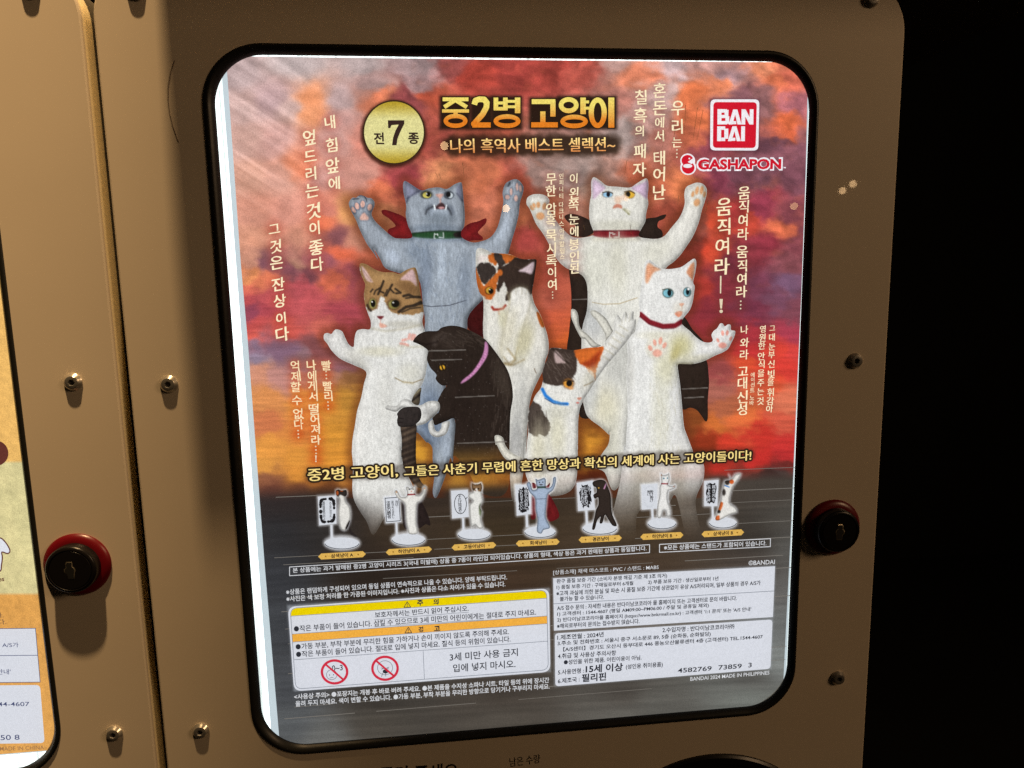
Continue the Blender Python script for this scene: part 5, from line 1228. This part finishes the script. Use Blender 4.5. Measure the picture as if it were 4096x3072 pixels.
for t, a, b_, h, bo in (('1.제조연월 : 2024년', (158, 722), (530, 696), 42, .020), ('2.수입자명 : 반다이남코코리아㈜', (1002, 662), (1580, 632), 42, .020), ('3.주소 및 전화번호 : 서울시 중구 서소문로 89, 5층 (순화동, 순화빌딩)', (160, 772), (1390, 694), 42, .020),
                      ('【A/S센터】경기도 오산시 동부대로 446 풍농오산물류센터 4층 (고객센터) TEL.1544-4607', (205, 820), (1808, 716), 42, .020), ('4.취급 및 사용상 주의사항', (162, 872), (630, 844), 42, .020), ('●성인을 위한 제품. 어린이용이 아님.', (210, 920), (835, 881), 40, .020),
                      ('5.사용연령 :', (163, 1002), (372, 986), 42, .020), ('15세 이상', (385, 987), (685, 970), 66, .03), ('(성인용 취미용품)', (708, 962), (1005, 942), 46, .020), ('6.제조국 :', (163, 1072), (338, 1056), 42, .020), ('필리핀', (355, 1060), (550, 1046), 66, .03),
                      ('4582769', (1125, 986), (1398, 967), 38, .016), ('73859', (1452, 962), (1640, 948), 38, .016), ('3', (1692, 942), (1720, 940), 38, .016)):
    wr.line(t, a, b_, h, 'K', bo)
wr.build('label_writing', M_ink, og)

# ------------------------------------------------------------------ the poster of the machine on the left (only its right rim shows)
left = empty('poster', (dxl, POSTER, Z0 - WHH))
tag(left, 'backlit orange and cream poster cut off by the left picture edge, small white labels', 'poster')
PT2 = left
LX1 = dxl + WHW - .0048
def lz(y): return float(P(100, y, POSTER)[1])
boxmesh('paper', (dxl - WHW + .004, POSTER, Z0 - WHH + .0085), (LX1 + .0003, POSTER + .0002, Z0 + WHH - .004), M_margin, PT2)
def p_left(V):
    x, y = V[:, 0], V[:, 1]
    n = fbm(x / 12, y / 12, 3, 4) - .5; n2 = fbm(x / 45, y / 60, 8, 3) - .5
    c = np.empty((len(V), 3)); c[:] = (230, 182, 104)
    cr = np.array((214, 203, 150), float)
    s1 = sstep(1846, 1852, y + n * 8) * (1 - sstep(2372, 2378, y + n * 8))
    c = c * (1 - s1[:, None]) + (cr + n2[:, None] * np.array((30, 26, 20))) * s1[:, None]
    lo = sstep(2372, 2378, y)[:, None]; c = c * (1 - lo) + np.array((218, 160, 84)) * lo
    return c * (1 + n * .22)[:, None]
le = P(np.array([0.0]), np.array([1500.0]), POSTER)
def edge_px(z, X=LX1):        # pixel on the right edge of the left sheet at height z
    v = np.array([X, Z0 - z, POSTER]) - np.array([CAM[0], CAM[1], CAM[2]])
    c_ = ROT @ np.array([v[0], v[1], v[2]]); return (2048 + FOC * c_[0] / c_[2], 1536 + FOC * c_[1] / c_[2])
zs = np.linspace(Z0 + WHH - .0065, Z0 - WHH + .0090, 12)
ep = [edge_px(z) for z in zs]
out = np.array(ep + [edge_px(z, dxl - WHW + .006) for z in zs[::-1]])
print_mesh('sunrise_print', out, 12, 1, p_left, PT2)
M_plum = ink((98, 50, 44)); M_navy = ink((66, 74, 112))
flat('round_print', [(-14 + 48 * math.cos(a), 1813 + 50 * math.sin(a)) for a in np.linspace(0, 6.28, 30)[:-1]], 2, M_plum, PT2)
ear = smooth(np.array([(-40, 2150), (0, 2151), (20, 2166), (36, 2190), (40, 2206), (30, 2214), (8, 2208), (10, 2230), (6, 2262), (0, 2285), (-40, 2290)], float), 4)
flat('white_print', ear, 2, ink((222, 224, 234)), PT2)
Flats(2.5).path(ear, 5, True).build('print_outline', M_plum, PT2)
Writing(2).line('es', (-4, 2326), (18, 2324), 13, 'X', .02).build('caption_writing', M_plum, PT2)
Writing(2).line('니다.', (-40, 2474), (15, 2471), 22, 'X', .01).line('랍니다.', (-60, 2503), (26, 2497), 22, 'X', .01).build('caption_writing', ink((110, 84, 66)), PT2)
l1 = flat('service_label', pts('Y', '-1500,645 262,628 297,1025 -1500,1042'), 2, M_label, PT2)
Flats(2.5).path(pts('Y', '-1500,645 262,628 297,1025 -1500,1042'), 2.4, True).seg(*pts('Y', [(-1500, 844), (278, 827)]), 2.4).build('label_line', M_navy, l1)
Writing(2.7).line('경우 A/S가', (-90, 772), (138, 768), 36, 'Y', .006).line("A/S 안내'", (-110, 972), (80, 968), 40, 'Y', .006).build('label_writing', M_navy, l1)
l2 = flat('origin_label', qrect('Y', '-1500,1064 296,1046 330,1474 -1500,1500', 18), 2, M_label, PT2)
Writing(2.7).line('TEL.1544-4607', (-210, 1206), (218, 1202), 32, 'Y', .006).line('90150 8', (-120, 1456), (146, 1450), 38, 'Y', .006).build('label_writing', M_navy, l2)
Writing(2).line('MADE IN CHINA', (0, 1532), (326, 1522), 30, 'Y', .004).build('caption_writing', ink((150, 112, 76)), PT2)

# ------------------------------------------------------------------ lower part of the big machine: printed words and the dial
Writing(0, -.00006).line('남은 수량', (2040, 3068), (2162, 3052), 36, 'X', .006).build('panel_writing', M_ptext, m_right)
Writing(0, -.00006).line('돌려 주세요', (1520, 3134), (1832, 3116), 66, 'X', .02).build('panel_writing', M_ptext, m_right)
dcx, dcz = at0(2842, 3012); dcz -= .0615
dial = lathe('turn_dial', (dcx, dcz), [(.0610, 0), (.0610, .0012), (.0600, .0020), (.0570, .0020), (.0560, .0008), (.0300, .0008)], M_black, m_right, 90)

# thin hair stuck to the panel
hp = [at0(*p) for p in [(700, 243), (684, 290), (674, 345), (673, 400), (680, 455), (692, 505), (706, 545), (716, 570)]]
cu = bpy.data.curves.new('hair', 'CURVE'); cu.dimensions = '3D'; sp_ = cu.splines.new('POLY'); sp_.points.add(len(hp) - 1)
for pnt, (x, z) in zip(sp_.points, hp): pnt.co = (x, -.0002, z, 1)
cu.bevel_depth = .00009; cu.bevel_resolution = 1
tmp = bpy.data.objects.new('t', cu); COL.objects.link(tmp)
hm = bpy.data.meshes.new_from_object(tmp.evaluated_get(bpy.context.evaluated_depsgraph_get())); bpy.data.objects.remove(tmp)
hair = link('hair', hm, M_hair); tag(hair, 'thin curved dark hair stuck to the cream panel left of the big window', 'hair')

# ceiling lamps behind the photographer; their reflections show as small warm discs in the panel and the pane
def ceiling_bulb(px, py, dist, rad, power):
    v = np.array([(px - 2048) / FOC, (py - 1536) / FOC, 1.0]) @ ROT; v = v / np.linalg.norm(v)
    t = (0 - CAM[2]) / v[2]; hit = CAM + t * v; rv = v * np.array([1, 1, -1]); p = hit + rv * dist
    me = bpy.data.meshes.new('ceiling_lamp'); 
    import bmesh
    bm = bmesh.new(); bmesh.ops.create_uvsphere(bm, u_segments=16, v_segments=10, radius=rad); bm.to_mesh(me); bm.free()
    m, nt, p_ = new_mat('lit_bulb'); p_.inputs['Emission Color'].default_value = (1, .62, .30, 1); p_.inputs['Emission Strength'].default_value = power
    o = link('ceiling_lamp', me, m); o.location = (p[0], p[2], Z0 - p[1])
    return o
BULBS = [((1777, 582), 15, 17, ''), ((2025, 834), 14, 20, ''), ((2508, 795), 10, 8, ''), ((3178, 824), 13, 9, ''), ((3370, 763), 12, 13, ''), ((3412, 736), 12, 13, '')]
for i, (p_, rpx, pw, _) in enumerate(BULBS):
    o = ceiling_bulb(p_[0], p_[1], 1.6 + .1 * i, rpx / FOC * (1.95 + .1 * i), pw)
    tag(o, 'small warm lamp hanging behind the photographer, seen only as a reflection', 'lamp', 'lamps behind the photographer')

# fine scratches on the clear pane; their warm lamp glint is painted in
M_scr = pbr('scratched_acrylic', (0.95, 0.75, 0.5), 0.35, spec=1.0)
for x0, y0, x1, y1 in ((2790, 430, 2772, 560), (2812, 440, 2786, 570), (2700, 520, 2686, 600), (2742, 420, 2738, 540), (2508, 640, 2498, 700), (1742, 690, 1752, 712), (1756, 694, 1764, 716), (1850, 650, 1856, 704), (2075, 900, 2078, 924), (2118, 900, 2121, 918), (2335, 900, 2338, 920), (2520, 900, 2528, 950), (2660, 520, 2650, 590), (2832, 800, 2822, 850), (2716, 780, 2710, 820)):
    a, b_ = P(x0, y0, .0013), P(x1, y1, .0013); w_ = .00009
    pyd('scratch', [(a[0] - w_, .0013, a[1]), (a[0] + w_, .0013, a[1]), (b_[0] + w_ * .4, .0013, b_[1]), (b_[0] - w_ * .4, .0013, b_[1])], [(0, 1, 2, 3)], M_scr, m_right)

# seam of the diffuser in the bright gap left of the sheet
sm = [(PX0 - .0036, .0066, PZ0 + .006), (PX0 - .0032, .0066, PZ0 + .006), (PX0 - .0036, .0066, PZ1 - .012), (PX0 - .0040, .0066, PZ1 - .012)]
pyd('diffuser_seam', sm, [(0, 1, 2, 3)], ink((206, 222, 216)), m_right)
